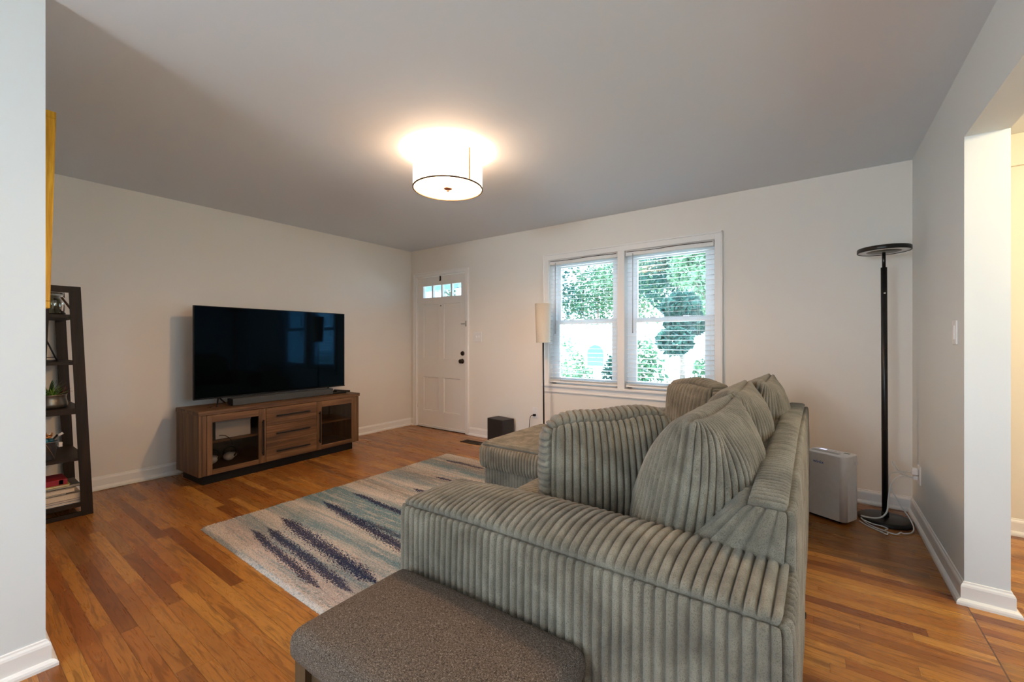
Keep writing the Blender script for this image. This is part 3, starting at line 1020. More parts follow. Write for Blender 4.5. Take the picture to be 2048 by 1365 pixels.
# ------------------------------------------------------------------ tweed footstool
OX0, OX1, OY0_, OY1_ = -1.118, -.445, .548, .942
ott = thing('footstool', 'brown tweed cushioned wooden footstool pushed against the near sofa arm', 'footstool', ((OX0 + OX1) / 2, (OY0_ + OY1_) / 2, 0), math.radians(1.2))
w2, d2 = (OX1 - OX0) / 2, (OY1_ - OY0_) / 2
ribbox('seat_pad', (-w2, -d2, .355), (w2, d2, .437), .034, {}, mat='tweed', parent=ott, crown={'+z': .022, '-y': .004, '-x': .004}, amp=0, seam=0, coarse=.012, skip=())
for sx in (-1, 1):
    for sy in (-1, 1):
        x, y = sx * (w2 - .040), sy * (d2 - .040)
        MB().prism([(x - .022, 0), (x + .022, 0), (x + .024, .357), (x - .024, .357)], y - .022, y + .022, 1).build('leg', 'legwood', ott)
for sy in (-1, 1):
    y = sy * (d2 - .045)
    MB().box((-w2 + .06, y - .010, .29), (w2 - .06, y + .010, .356), .002).build('apron', 'legwood', ott)
for sx in (-1, 1):
    x = sx * (w2 - .045)
    MB().box((x - .010, -d2 + .06, .29), (x + .010, d2 - .06, .356), .002).build('apron', 'legwood', ott)

# ------------------------------------------------------------------ striped shag rug
def rug():
    x1, y1 = 2.34, 2.16
    nx, ny = 470, 430
    X, Y = np.meshgrid(np.linspace(0, x1, nx), np.linspace(0, y1, ny), indexing='ij')
    P = np.stack([X, Y, np.zeros_like(X)], -1).reshape(-1, 3)
    e = np.minimum(np.minimum(P[:, 0], x1 - P[:, 0]), np.minimum(P[:, 1], y1 - P[:, 1]))
    jit = rng.normal(size=len(P))
    P[:, 2] = .004 + .014 * sm(e / .016) + .0022 * jit * sm(e / .01) + .0015 * snoise(P, 40.0, 3)
    P[:, 0] += rng.normal(size=len(P)) * .0012
    P[:, 1] += rng.normal(size=len(P)) * .0012
    idx = np.arange(nx * ny).reshape(nx, ny)
    q = np.stack([idx[:-1, :-1], idx[1:, :-1], idx[1:, 1:], idx[:-1, 1:]], -1).reshape(-1, 4)
    # border skirt down to the floor
    ring = np.concatenate([idx[:, 0], idx[-1, 1:], idx[-2::-1, -1], idx[0, -2:0:-1]])
    base_ = len(P)
    R = P[ring].copy(); R[:, 2] = .0005
    P = np.concatenate([P, R])
    k = len(ring)
    a = np.arange(k)
    q2 = np.stack([ring, a + base_, (a + 1) % k + base_, np.roll(ring, -1)], -1)
    o = npmesh('area_rug', P, np.concatenate([q, q2]), 'rug')
    o.location = (RUG_O[0], RUG_O[1], 0)
    o.rotation_euler = (0, 0, math.radians(-.4))
    return tag(o, 'cream, teal and navy striped shag rug partly under the sofa', 'rug')
rug()

# ------------------------------------------------------------------ TV stand
ang = math.atan2(1.515, -.072)
ST = thing('tv_stand', 'brown wood-grain TV stand with two smoked glass doors and three drawers', 'tv stand', (-4.035, 1.280, 0), ang)
SL, SD, Z0, Z1 = 1.515, .45, .075, .607
# local x runs along the front to the right, y back to the wall
MB().box((.04, .03, 0), (SL - .06, SD - .03, Z0)).build('plinth', 'black', ST)
MB().box((-.004, -.006, Z1 - .034), (SL + .012, SD, Z1), .002).build('top', 'stand', ST)
for a in ((0, .022), (SL - .022, SL)):
    MB().box((a[0], 0, Z0), (a[1], SD - .005, Z1 - .034), .0015).build('side_panel', 'stand_v', ST)
MB().box((.022, .004, Z0), (SL - .022, SD - .02, Z0 + .022)).build('bottom_panel', 'brown_frame', ST)
MB().box((.022, SD - .022, Z0), (SL - .022, SD - .01, Z1 - .034)).build('back_panel', 'brown_frame', ST)
A, B_ = .527, 1.020
for x in (A - .012, B_ - .006):
    MB().box((x, .024, Z0 + .022), (x + .018, SD - .022, Z1 - .034)).build('divider', 'brown_frame', ST)
for x0, x1 in ((.022, A - .012), (B_ + .012, SL - .022)):
    MB().box((x0, .05, .325), (x1, SD - .022, .341)).build('inner_shelf', 'stand', ST)
zt, zb = Z1 - .038, Z0 + .002
def cab_door(x0, x1, h0, h1, hx):
    o = MB().box((x0, 0, zb), (h0, .020, zt), .0015).build('door', 'stand_v', ST)
    MB().box((h1, 0, zb), (x1, .020, zt), .0015).build('stile', 'stand_v', o)
    MB().box((h0, 0, zb), (h1, .020, .118), .0015).build('rail', 'stand', o)
    MB().box((h0, 0, .508), (h1, .020, zt), .0015).build('rail', 'stand', o)
    MB().box((h0, .008, .118), (h1, .012, .508)).build('glass_pane', 'smoked', o)
    MB().box((hx - .006, -.026, .150), (hx + .006, -.016, .470), .002).box((hx - .005, -.020, .165), (hx + .005, .002, .177)).box((hx - .005, -.020, .443), (hx + .005, .002, .455)).build('handle', 'black_metal', o)
MB().box((.024, .001, zb), (.056, .020, zt), .0015).build('front_post', 'stand_v', ST)
MB().box((SL - .056, .001, zb), (SL - .024, .020, zt), .0015).build('front_post', 'stand_v', ST)
cab_door(.058, A - .003, .098, .462, .494)
cab_door(B_ + .002, SL - .058, 1.074, SL - .090, 1.046)
dz = (zt - zb) / 3
for k in range(3):
    z0 = zb + k * dz
    o = MB().box((A, 0, z0 + .001), (B_ - .001, .020, z0 + dz - .001), .0015).build('drawer', 'stand', ST)
    zc = z0 + dz * .52
    MB().box((A + .082, -.026, zc - .006), (B_ - .082, -.016, zc + .006), .002).box((A + .10, -.020, zc - .005), (A + .112, .002, zc + .005)).box((B_ - .112, -.020, zc - .005), (B_ - .10, .002, zc + .005)).build('handle', 'black_metal', o)
def on_stand(x, y, z=0.0):
    c, s = math.cos(ang), math.sin(ang)
    return (-4.035 + x * c - y * s, 1.280 + x * s + y * c, z)
# things inside the cabinet
r = thing('storage_box', 'white box on the inner shelf behind the left glass door', 'box', on_stand(.27, .15, .341), ang)
MB().box((-.11, -.05, 0), (.17, .10, .165), .004).build('carton', 'white_plastic', r)
MB().box((-.113, -.053, .135), (.173, .103, .169), .003).build('lid', 'white_plastic', r)
r = thing('game_console', 'black box beside the white box behind the left glass door', 'console', on_stand(.09, .19, .341), ang)
MB().box((-.045, -.10, 0), (.04, .14, .15), .004).box((-.035, -.103, .02), (.03, -.098, .03)).build('body', 'sub', r)
def controller(label, x, y, rz):
    r = thing('handheld_controller', label, 'controller', on_stand(x, y, Z0 + .022), ang + rz, 'white controllers in the TV stand')
    r.scale = (1.45, 1.45, 1.45)
    b = MB().sphere((0, 0, .028), .03, (1.0, 1.1, .9), 20).sphere((.0, .045, .024), .022, (1, 1.6, .85), 18)
    b.cyl((0, .02, .026), (0, .09, .018), .021, .012, 16)
    b.build('grip', 'white_plastic', r)
    MB().tube([(-.03, -.005, .03), (-.036, .02, .06), (-.012, .03, .078), (.02, .028, .074), (.036, .014, .05), (.03, -.004, .03)], .004).build('tracking_loop', 'black', r)
controller('white handheld controller on the left, low behind the glass door', .20, .27, -.6)
controller('white handheld controller on the right, low behind the glass door', .335, .27, -.8)
r = thing('coiled_cable', 'thin black cable lying over the edge of the inner shelf', 'cable', on_stand(.17, .07, .341), ang)
MB().tube([(0, .08, .004), (.02, .03, .030), (.05, .0, .028), (.075, -.012, .006), (.09, -.024, -.02), (.10, -.022, -.06)], .0028).build('cable_loop', 'black', r)

# ------------------------------------------------------------------ television, sound bar, remotes
TV = thing('television', 'large black flat television standing on the brown TV stand', 'television', (-4.375, 2.068, .607), ang - PI / 2 + PI + math.radians(0))
TV.rotation_euler = (0, 0, math.radians(90 + 1.2))
# local x along the screen to the right, -y towards the room
tw, tz0, tz1 = .727, .062, .884
MB().box((-tw, -.012, tz0), (tw, .010, tz1), .003).box((-tw + .15, .008, tz0 + .03), (tw - .15, .045, tz0 + .40), .01).build('casing', 'black', TV)
MB().box((-tw + .006, -.0135, tz0 + .012), (tw - .006, -.011, tz1 - .006)).build('screen', 'screen', TV)
MB().box((-tw, -.015, tz0 - .001), (tw, -.011, tz0 + .010)).build('bottom_bezel', 'black', TV)
for x in (-.53, .53):
    MB().tube([(x, .0, tz0 + .02), (x - .02, -.03, .05), (x - .06, -.125, .004)], .0065, 8, 4).build('foot', 'black_metal', TV)
    MB().tube([(x, .0, tz0 + .02), (x + .02, .02, .05), (x + .07, .050, .004)], .0065, 8, 4).build('foot', 'black_metal', TV)
SB = thing('sound_bar', 'long dark grey sound bar in front of the television', 'sound bar', on_stand(.79, .165, .607), ang)
MB().box((-.49, -.05, .004), (.49, .05, .064), .006).build('body', 'grille', SB)
MB().box((-.488, -.0515, .005), (.488, -.049, .0605), .001).build('front_grille', 'grille', SB)
for sx in (-1, 1):
    MB().box((sx * .489 - .003, -.048, .006), (sx * .489 + .003, .048, .062), .002).build('end_cap', 'black', SB)
    MB().box((sx * .37 - .03, -.03, 0), (sx * .37 + .03, .03, .005)).build('rubber_foot', 'black', SB)
def remote(label, x, y, rz, L, w, tilt=0.0, z=.607):
    r = thing('remote_control', label, 'remote control', on_stand(x, y, z), ang + rz, 'remotes on the TV stand')
    r.rotation_euler = (tilt, 0, ang + rz)
    MB().box((-w / 2, -L / 2, 0), (w / 2, L / 2, .016), .005).build('body', 'black', r)
    b = MB()
    for i in range(3):
        for j in range(5):
            b.cyl((-w * .25 + i * w * .25, -L * .35 + j * L * .13, .015), (-w * .25 + i * w * .25, -L * .35 + j * L * .13, .0175), .003, n=8)
    b.build('buttons', 'grille', r)
remote('black remote lying flat at the right end of the TV stand', 1.36, .14, 1.35, .16, .042)
remote('black remote propped on the other remote at the right end', 1.425, .17, .95, .17, .045, .10, .622)
remote('slim dark remote behind the sound bar at the right end', 1.335, .25, 1.5, .14, .035)
r = thing('loose_screws', 'small dark cable clips on the left end of the TV stand top', 'cable clip', on_stand(.13, .17, .607), ang)
r.name = 'cable_clip'
MB().tube([(0, 0, .002), (.012, .010, .006), (.026, .004, .002)], .0018).tube([(.03, .02, .002), (.036, .030, .008), (.046, .022, .002)], .0018).build('clip_wire', 'black', r)
c = MB().tube([(-4.62 + .04, .72, .004), (-4.585, .86, .006), (-4.59, 1.0, .004), (-4.575, 1.12, .006), (-4.585, 1.22, .004), (-4.57, 1.32, .004)], .004)
c.tube([(-4.60, .66, .004), (-4.597, .80, .004), (-4.594, .95, .006), (-4.60, 1.1, .004), (-4.59, 1.25, .004)], .003)
tag(c.build('floor_cable', 'cable_white'), 'white cables lying along the skirting between the shelf and TV stand', 'cable')
MB().tube([(SL - .03, .30, .16), (SL + .02, .27, .155), (SL + .045, .235, .165), (SL + .05, .20, .165)], .003).sphere((SL + .05, .195, .165), .007).build('cable_end', 'black', ST)

# ------------------------------------------------------------------ ladder shelf
LS = thing('ladder_shelf', 'narrow dark espresso ladder shelf standing behind the near wall', 'shelf', (-4.31, .50, 0))
lx0, lx1 = .29, -.285   # near and far frames, local x
def fo(z): return .668 - .040 * z - .50
def bo(z): return .355 + .040 * z - .50
TOPZ = 1.545
for x in (lx0, lx1):
    MB().prism([(fo(0) - .056, 0), (fo(0), 0), (fo(TOPZ), TOPZ), (fo(TOPZ) - .056, TOPZ)], x - .022, x, 0).build('leg', 'darkwood', LS)
    MB().prism([(bo(0), 0), (bo(0) + .056, 0), (bo(TOPZ) + .052, TOPZ), (bo(TOPZ), TOPZ)], x - .022, x, 0).build('leg', 'darkwood', LS)
    MB().box((x - .021, bo(TOPZ) + .05, TOPZ - .042), (x - .001, fo(TOPZ) - .054, TOPZ), .001).build('top_rail', 'darkwood', LS)
    MB().box((x - .021, bo(0) + .05, .002), (x - .001, fo(0) - .054, .030), .001).build('bottom_rail', 'darkwood', LS)
for zt_, th in ((1.357, .024), (1.042, .020), (.730, .038), (.395, .018), (.092, .028)):
    MB().box((lx1, bo(zt_) + .01, zt_ - th), (lx0 - .003, fo(zt_) - .012, zt_), .0015).build('shelf_board', 'darkwood', LS)
# things on the shelf
jx = -4.17
r = thing('glass_jar', 'clear glass jar with a wire bail and brown handle, top shelf', 'jar', (jx + .0, .497, 1.357))
MB().lathe([(0, .004), (.052, .004), (.060, .012), (.062, .09), (.055, .115), (.047, .125), (.047, .148), (.050, .150), (.050, .144), (.0485, .142), (.0445, .125), (.052, .113), (.058, .09), (.056, .014), (.050, .009), (0, .009)], (0, 0, 0), 36).build('jar_body', 'jar', r)
MB().lathe([(.0485, .132), (.0495, .133), (.0495, .138), (.0485, .139)], (0, 0, 0), 24).tube([(.05, 0, .135), (.066, .022, .120), (.070, .055, .085), (.068, .075, .052)], .0018).build('wire_bail', 'steel', r)
MB().cyl((.070, .030, .118), (.068, .074, .040), .006, n=12).build('handle', wood('twig_handle', [(.3, lin(60, 34, 20)), (.7, lin(104, 66, 40))], 2), r)
r = thing('wire_ornament', 'black metal triangular ornament on the second shelf from the top', 'ornament', (-4.16, .47, 1.042))
MB().tube([(.0, .045, .004), (.0, -.01, .16)], .0045, 8, 2).tube([(0, -.01, .16), (0, -.07, .004)], .0045, 8, 2).build('frame', 'black_metal', r)
MB().tube([(.0, .035, .03), (.0, -.065, .026)], .0028, 8, 2).tube([(0, .045, .005), (-.06, -.01, .004), (0, -.07, .005)], .0028, 8, 3).build('brace', 'black_metal', r)
r = thing('succulent_planter', 'round pewter bowl of green and red succulents on the middle shelf', 'plant', (-4.175, .480, .730))
MB().lathe([(0, .003), (.078, .003), (.086, .010), (.088, .03), (.082, .055), (.080, .070), (.083, .086), (.086, .092), (.082, .092), (.079, .086), (.076, .070), (0, .068)], (0, 0, 0), 40).build('bowl', 'pewter', r)
MB().lathe([(0, .074), (.05, .076), (.078, .070)], (0, 0, 0), 24).build('soil', 'register', r)
def spiky(cx, cy, n, L, w, mat, name, par, spread=.9, seed=0):
    rr = random.Random(seed)
    t = bmesh.new()
    for i in range(n):
        a = 2 * PI * i / n * 2.4 + rr.random() * .4
        sp = spread * (.25 + .75 * (i / n))
        pts = []
        for k in range(6):
            u = k / 5
            out = L * (math.sin(sp) * u + .12 * u * u)
            up = L * (math.cos(sp) * u + .10 * u * (1 - u))
            pts.append(Vector((cx + math.cos(a) * out, cy + math.sin(a) * out, .075 + up)))
        side = Vector((-math.sin(a), math.cos(a), 0))
        upv = Vector((math.cos(a) * math.cos(sp), math.sin(a) * math.cos(sp), -math.sin(sp))) * -1
        rows = []
        for k, p in enumerate(pts):
            u = k / 5
            ww = w * (1 - u) ** .7 * (.7 + .6 * u)
            th = ww * .45
            rows.append([t.verts.new(p + side * ww), t.verts.new(p + upv * th * .3), t.verts.new(p - side * ww), t.verts.new(p - upv * th)])
        for A_, B2 in zip(rows, rows[1:]):
            for j in range(4):
                t.faces.new((A_[j], A_[(j + 1) % 4], B2[(j + 1) % 4], B2[j]))
    bmesh.ops.recalc_face_normals(t, faces=t.faces)
    m = MB(); m._add(t, True)
    return m.build(name, mat, par)
M['succ_green'] = simple('succulent_green', lin(112, 148, 52), .45, var=.3, scale=40)
M['succ_dark'] = simple('succulent_dark', lin(60, 84, 50), .45, var=.3, scale=40)
M['succ_red'] = simple('succulent_red', lin(98, 30, 28), .45, var=.4, scale=40)
spiky(.03, .012, 16, .085, .008, 'succ_green', 'succulent', r, 1.2, 1)
spiky(-.02, .0, 12, .12, .008, 'succ_dark', 'succulent', r, .7, 2)
spiky(.0, .055, 14, .075, .005, 'succ_red', 'succulent', r, 1.1, 3)
spiky(.045, -.04, 12, .07, .008, 'succ_green', 'succulent', r, 1.1, 4)
r = thing('metal_bucket', 'small grey tapered bucket on the fourth shelf holding markers', 'bucket', (-4.11, .462, .395))
MB().lathe([(0, .002), (.034, .002), (.036, .006), (.050, .118), (.053, .120), (.053, .124), (.049, .124), (.035, .008), (0, .006)], (0, 0, 0), 36).build('pail', simple('pail_grey', (.26, .25, .24, 1), .3, .85), r)
MB().tube([(.0525, -.01, .11), (.046, .012, .06), (.040, .03, .01)], .0016).build('wire_handle', simple('copper_wire', (.30, .15, .08, 1), .35, .8), r)
MB().box((-.003, .052, .078), (.012, .070, .110), .002).build('tag', 'white_plastic', r)
r = thing('crowned_figurine', 'small teal figurine with a gold crown standing in the bucket', 'figurine', (-4.11, .460, .470))
MB().sphere((0, -.006, .050), .026, (1, 1, .9), 20).sphere((.012, .018, .052), .017, (1, 1, 1), 16).sphere((.004, .0, .018), .03, (.8, 1, .9), 16).sphere((.014, -.026, .05), .014, n=12).build('body', simple('teal_glaze', lin(24, 84, 96), .25, var=.3, scale=50), r)
b = MB().lathe([(.019, .071), (.022, .073), (.024, .086), (.022, .086), (.018, .073)], (0, .003, 0), 20)
for k in range(6):
    a = k * PI / 3
    b.cyl((.022 * math.cos(a), .003 + .022 * math.sin(a), .084), (.027 * math.cos(a), .003 + .027 * math.sin(a), .100), .005, .001, 8).sphere((.027 * math.cos(a), .003 + .027 * math.sin(a), .101), .0028, n=8)
b.build('crown', simple('crown_gold', lin(200, 130, 70), .3, .6), r)
r = thing('marker_pen', 'dark and white marker leaning out of the bucket rim', 'marker', (-4.10, .468, .500))
MB().cyl((0, 0, 0), (.0, .042, .058), .006, n=12).build('barrel', 'black', r)
MB().cyl((0, .044, .050), (.0, .066, .066), .008, n=12).build('cap', 'white_plastic', r)
def book(label, y0, y1, x0, x1, z, t, cover, page=True, rz=0.0, name='book'):
    r = thing(name, label, name.replace('_', ' '), ((x0 + x1) / 2, (y0 + y1) / 2, z), rz, 'books stacked on the bottom shelf')
    hx, hy = (x1 - x0) / 2, (y1 - y0) / 2
    cm = simple('cover_' + str(round(z * 1000)), cover, .5, var=.15)
    if page:
        MB().box((-hx + .002, -hy, 0), (hx, hy, .003)).box((-hx + .002, -hy, t - .003), (hx, hy, t)).box((-hx, -hy, 0), (-hx + .003, hy, t)).build('cover', cm, r)
        MB().box((-hx + .003, -hy + .003, .003), (hx - .003, hy - .003, t - .003)).build('pages', simple('pages', lin(214, 196, 170), .8, var=.12, scale=(200)), r)
    else:
        MB().box((-hx, -hy, 0), (hx, hy, t), .0015).build('box_body', cm, r)
    return r
zb_ = .092
xn, xf = -4.045, -4.24
book('thin white book at the bottom of the stack', .40, .618, xf, xn, zb_, .014, lin(200, 196, 188))
book('thin mauve and orange book near the bottom of the stack', .40, .615, xf, xn - .004, zb_ + .014, .016, lin(128, 108, 110))
book('thick cream-paged book in the middle of the stack', .39, .612, xf, xn, zb_ + .030, .036, lin(190, 172, 148))
book('slim dark book above the thick cream one', .37, .545, xf, xn - .006, zb_ + .066, .012, lin(76, 76, 72))
book('cream-paged paperback under the dark patterned book', .38, .583, xf, xn, zb_ + .078, .024, lin(200, 184, 160))
book('dark patterned hardback under the yellow book', .39, .610, xf - .03, xn - .03, zb_ + .102, .020, lin(70, 68, 66))
book('slim yellow book under the red box', .36, .560, xf, xn - .002, zb_ + .122, .014, lin(176, 158, 60))
r = book('red cardboard box with a white label on top of the stack', .37, .548, xf, xn - .006, zb_ + .136, .036, lin(150, 22, 34), False, 0, 'red_box')
MB().box((.0915, .050, .004), (.0945, .070, .033)).build('label_patch', 'white_plastic', r)
MB().box((.0915, -.02, .014), (.0925, .022, .017)).box((.0915, -.012, .009), (.0925, .016, .011)).build('label_line', 'white_plastic', r)

# ------------------------------------------------------------------ subwoofer, two floor lamps, dehumidifier
r = thing('subwoofer', 'black box-shaped subwoofer on the floor near the front door', 'subwoofer', (-2.955, 3.89, 0), math.radians(-10))
MB().box((-.13, -.105, .012), (.13, .075, .290), .004).build('cabinet', 'sub', r)
MB().box((-.124, -.1085, .018), (.124, -.104, .284), .002).build('front_grille', 'sub', r)
for x in (-.1, .1):
    for y in (-.08, .05):
        MB().cyl((x, y, 0), (x, y, .014), .014, n=12).build('foot', 'black', r)

r = thing('paper_floor_lamp', 'slim floor lamp with a tall cream linen shade beside the window', 'floor lamp', (-2.30, 3.76, 0))
r.rotation_euler = (0, -.010, 0)
MB().lathe([(0, .014), (.11, .012), (.125, .006), (.125, 0), (0, 0)], (0, 0, 0), 40).build('base', 'black_metal', r)
MB().cyl((0, 0, .01), (0, 0, 1.30), .0085, n=16).build('pole', 'black_metal', r)
MB().lathe([(.073, 1.165), (.083, 1.572), (.0815, 1.572), (.0715, 1.165)], (0, 0, 0), 48).build('lamp_shade', 'linen', r)
MB().lathe([(.0735, 1.163), (.0745, 1.163), (.0745, 1.171), (.0735, 1.171)], (0, 0, 0), 48).build('shade_ring', 'linen', r)
MB().lathe([(.0825, 1.566), (.0838, 1.566), (.0838, 1.574), (.0825, 1.574)], (0, 0, 0), 48).build('shade_ring', 'linen', r)
b = MB()
for k in range(3):
    a = k * 2 * PI / 3
    b.cyl((0, 0, 1.28), (.077 * math.cos(a), .077 * math.sin(a), 1.28), .002, n=6)
b.build('shade_spider', 'black_metal', r)

r = thing('torchiere_floor_lamp', 'tall black floor lamp with a flat ring head in the room corner', 'floor lamp', (.366, 3.680, 0))
r.rotation_euler = (0, -.004, 0)
MB().lathe([(0, .030), (.02, .030), (.125, .026), (.140, .020), (.142, .004), (.140, 0), (0, 0)], (0, 0, 0), 56).build('base', 'black_metal', r)
MB().cyl((0, 0, .028), (0, 0, 1.665), .0165, n=24).cyl((0, 0, .028), (0, 0, .06), .020, n=24).build('pole', 'black_metal', r)
MB().cyl((0, 0, 1.665), (0, 0, 1.765), .0095, n=20).build('upper_pole', 'black_metal', r)
for z in (.60, 1.13):
    MB().cyl((0, 0, z), (0, 0, z + .003), .0172, n=24).build('pole_joint', 'register', r)
MB().sphere((.002, -.0165, 1.495), .006, (1, .5, .6), 12).build('touch_button', 'white_plastic', r)
MB().lathe([(0, 1.795), (.134, 1.795), (.138, 1.791), (.138, 1.768), (.136, 1.766), (.131, 1.768), (.131, 1.772), (0, 1.772)], (0, 0, 0), 64).build('ring_head', 'black_metal', r)
MB().lathe([(.088, 1.769), (.131, 1.769), (.131, 1.7725), (.088, 1.7725), (.088, 1.769)], (0, 0, 0), 64).build('diffuser_ring', 'white_plastic', r)
MB().lathe([(0, 1.7685), (.088, 1.7685), (.088, 1.7722), (0, 1.7722)], (0, 0, 0), 48).build('hub_plate', simple('hub_grey', (.10, .09, .07, 1), .4, .4), r)

dh_a = math.radians(-27)
r = thing('dehumidifier', 'white upright dehumidifier with blue lettering behind the sofa corner', 'dehumidifier', (.148, 3.412, 0), dh_a)
# local origin: front right corner; body runs -x and +y
b = MB()
t = bmesh.new()
bmesh.ops.create_cube(t, size=1)
for v_ in t.verts:
    v_.co = Vector((v_.co.x * .245 - .1225, v_.co.y * .172 + .086, v_.co.z * .418 + .229))
vert_e = [e for e in t.edges if abs(e.verts[0].co.z - e.verts[1].co.z) > .1]
bmesh.ops.bevel(t, geom=vert_e, offset=.032, segments=8, affect='EDGES', profile=.5)
top_e = [e for e in t.edges if min(e.verts[0].co.z, e.verts[1].co.z) > .43]
bmesh.ops.bevel(t, geom=top_e, offset=.006, segments=3, affect='EDGES', profile=.5)
for f in t.faces: f.smooth = abs(f.normal.z) < .5 and f.calc_area() < .004
me = bpy.data.meshes.new('housing'); t.to_mesh(me); t.free()
link('housing', me, 'white_plastic', r)
MB().box((-.225, .045, .4375), (-.06, .085, .4395), .001).build('air_outlet', simple('grille_grey', (.42, .42, .42, 1), .5), r)
MB().box((-.23, .100, .4375), (-.035, .145, .4392), .001).build('control_panel', 'white_plastic', r)
MB().box((-.205, .112, .4388), (-.165, .132, .4398)).build('display', emit('display_glow', (.6, .62, 1, 1), .9), r)
MB().box((-.062, .112, .4388), (-.030, .136, .4402), .001).build('water_window', simple('green_grey', (.10, .16, .10, 1), .3), r)
MB().cyl((-.11, .122, .439), (-.11, .122, .4402), .005, n=12).cyl((-.085, .122, .439), (-.085, .122, .4402), .005, n=12).build('buttons', simple('button_orange', (.8, .5, .35, 1), .4), r)
MB().box((-.001, .118, .375), (.004, .150, .400), .003).build('carry_handle', 'white_plastic', r)
MB().box((-.0005, .128, .085), (.0025, .137, .235), .001).build('tank_slot', 'white_plastic', r)
MB().box((-.225, .03, .0), (-.04, .14, .022)).build('foot_plinth', 'black', r)
text_mesh('winix', .030, .0006, 'logo', simple('logo_blue', lin(16, 96, 190), .4), r, (-.155, -.0004, .368), (PI / 2, 0, 0))
# cables by the corner outlet
r = thing('power_cable', 'white power cables looping from the corner outlet over the lamp base', 'cable', (0, 0, 0))
def cab(pts, rad, name='cable', mat='cable_white'):
    return MB().tube(pts, rad, 8, 8).build(name, mat, r)
OX, OYy = XR - .010, 3.735
MB().box((OX - .030, OYy - .018, .318), (OX, OYy + .018, .360), .005).box((OX - .024, OYy - .016, .286), (OX, OYy + .016, .312), .004).build('plug', 'white_plastic', r)
cab([(OX - .03, 3.735, .332), (OX - .08, 3.72, .325), (.40, 3.70, .318), (.385, 3.69, .28), (.40, 3.69, .21), (.44, 3.68, .12), (.482, 3.66, .05), (.492, 3.60, .012), (.47, 3.52, .007), (.43, 3.48, .007), (.415, 3.455, .02), (.39, 3.44, .007), (.33, 3.47, .007), (.27, 3.53, .007), (.235, 3.56, .03)], .0038)
cab([(OX - .024, 3.725, .30), (.46, 3.70, .31), (.42, 3.685, .29), (.39, 3.66, .24), (.378, 3.645, .15), (.37, 3.632, .08), (.34, 3.60, .045), (.29, 3.575, .037), (.235, 3.555, .045)], .0048)
cab([(.225, 3.53, .018), (.26, 3.50, .007), (.31, 3.45, .007), (.345, 3.41, .007), (.352, 3.43, .012), (.345, 3.47, .010), (.36, 3.50, .012), (.34, 3.53, .010), (.29, 3.54, .012), (.245, 3.56, .02)], .0036)
cab([(OX - .03, 3.74, .325), (.47, 3.71, .335), (.43, 3.69, .345), (.405, 3.68, .385), (.395, 3.67, .395), (.41, 3.66, .36), (.45, 3.67, .32), (.42, 3.66, .35), (.405, 3.655, .40), (.43, 3.66, .36), (.46, 3.68, .32)], .0026)
cab([(.47, 3.695, .322), (.455, 3.69, .335), (.445, 3.69, .322), (.458, 3.69, .310), (.47, 3.695, .322)], .0022, 'cable_tie')

# ------------------------------------------------------------------ outdoors
GZ_ = -.9
def ground():
    t = NT('outdoor_ground')
    v = t.co()
    o = t.sep(v)
    f = t.noise(v, .6, 4.0)
    g = t.noise(v, 9.0, 3.0)
    grass = t.ramp(g, [(.3, lin(176, 186, 164)), (.7, lin(208, 214, 192))])
    pave = t.ramp(f, [(.3, lin(216, 214, 206)), (.7, lin(236, 234, 228))])
    m = t.m2('MULTIPLY', t.step(o[1], 9.6, 9.9), t.step(o[1], 27.2, 26.9))
    t.base(t.mix(m, grass, pave), .9)
    return t.m
gm = ground()
struct(MB().box((-60, YB + .3, GZ_ - .2), (40, 70, GZ_)).build('ground', gm))
struct(MB().box((-60, -20, GZ_ - .2), (40, RB - .3, -.12)).build('ground_rear', simple('pale_bounce_ground', lin(226, 222, 214), .9)))  # unseen ground, made pale to bounce light up to the ceiling
struct(MB().box((HX + .3, RB - .3, GZ_ - .2), (40, YB + .3, GZ_)).build('ground_side', gm))
M['porch'] = simple('porch_blue_grey', lin(150, 186, 200), .6, var=.05)
M['siding'] = simple('pale_siding', lin(232, 232, 226), .7, var=.04)
M['roof_m'] = simple('pale_shingle', lin(206, 204, 200), .9, var=.12, scale=6)
M['bark'] = simple('bark', lin(120, 108, 96), .9, var=.3, scale=12)
po = thing('porch_roof', 'pale porch ceiling and posts outside the front door', 'porch', (-4.7, YB + .3, 0))
MB().box((-1.6, 0, 2.30), (1.2, 1.4, 2.36)).box((-1.6, 1.3, 2.14), (1.2, 1.42, 2.32)).build('porch_ceiling', 'porch', po)
for x in (-1.5, -.55):
    MB().box((x - .06, 1.30, GZ_), (x + .06, 1.42, 2.16), .01).build('post', 'siding', po)
hs = thing('white_house', 'pale single-storey house across the street seen through the blinds', 'house', (-14.0, 26.0, GZ_), math.radians(6))
b = MB().box((-7, 0, 0), (6.5, 7, 2.3))
b.build('wall', 'siding', hs)
b = MB().prism([(-.5, 2.25), (7.5, 2.25), (3.5, 3.3)], -7.4, 6.9, 0)
b.build('roof', 'roof_m', hs)
wg = simple('pale_pane', lin(70, 100, 106), .3)
def arch(cx, w_, h0, h1):
    pts = [(cx - w_, h0), (cx + w_, h0)] + [(cx + w_ * math.cos(a), h1 + w_ * math.sin(a)) for a in [k * PI / 10 for k in range(11)]]
    return pts
MB().prism(arch(2.0, .55, .4, 1.25), -.06, .02, 1).build('window', wg, hs)
MB().box((3.2, -.05, .3), (4.1, .02, 1.5)).build('window', simple('brick_pink', lin(128, 92, 84), .8), hs)
MB().box((4.5, -.05, .1), (6.2, .02, 1.9)).build('garage_door', simple('garage_white', lin(236, 236, 232), .6), hs)
for x in (-5.2, -3.6):
    MB().box((x, -.05, .8), (x + .9, .02, 2.0)).build('window', wg, hs)

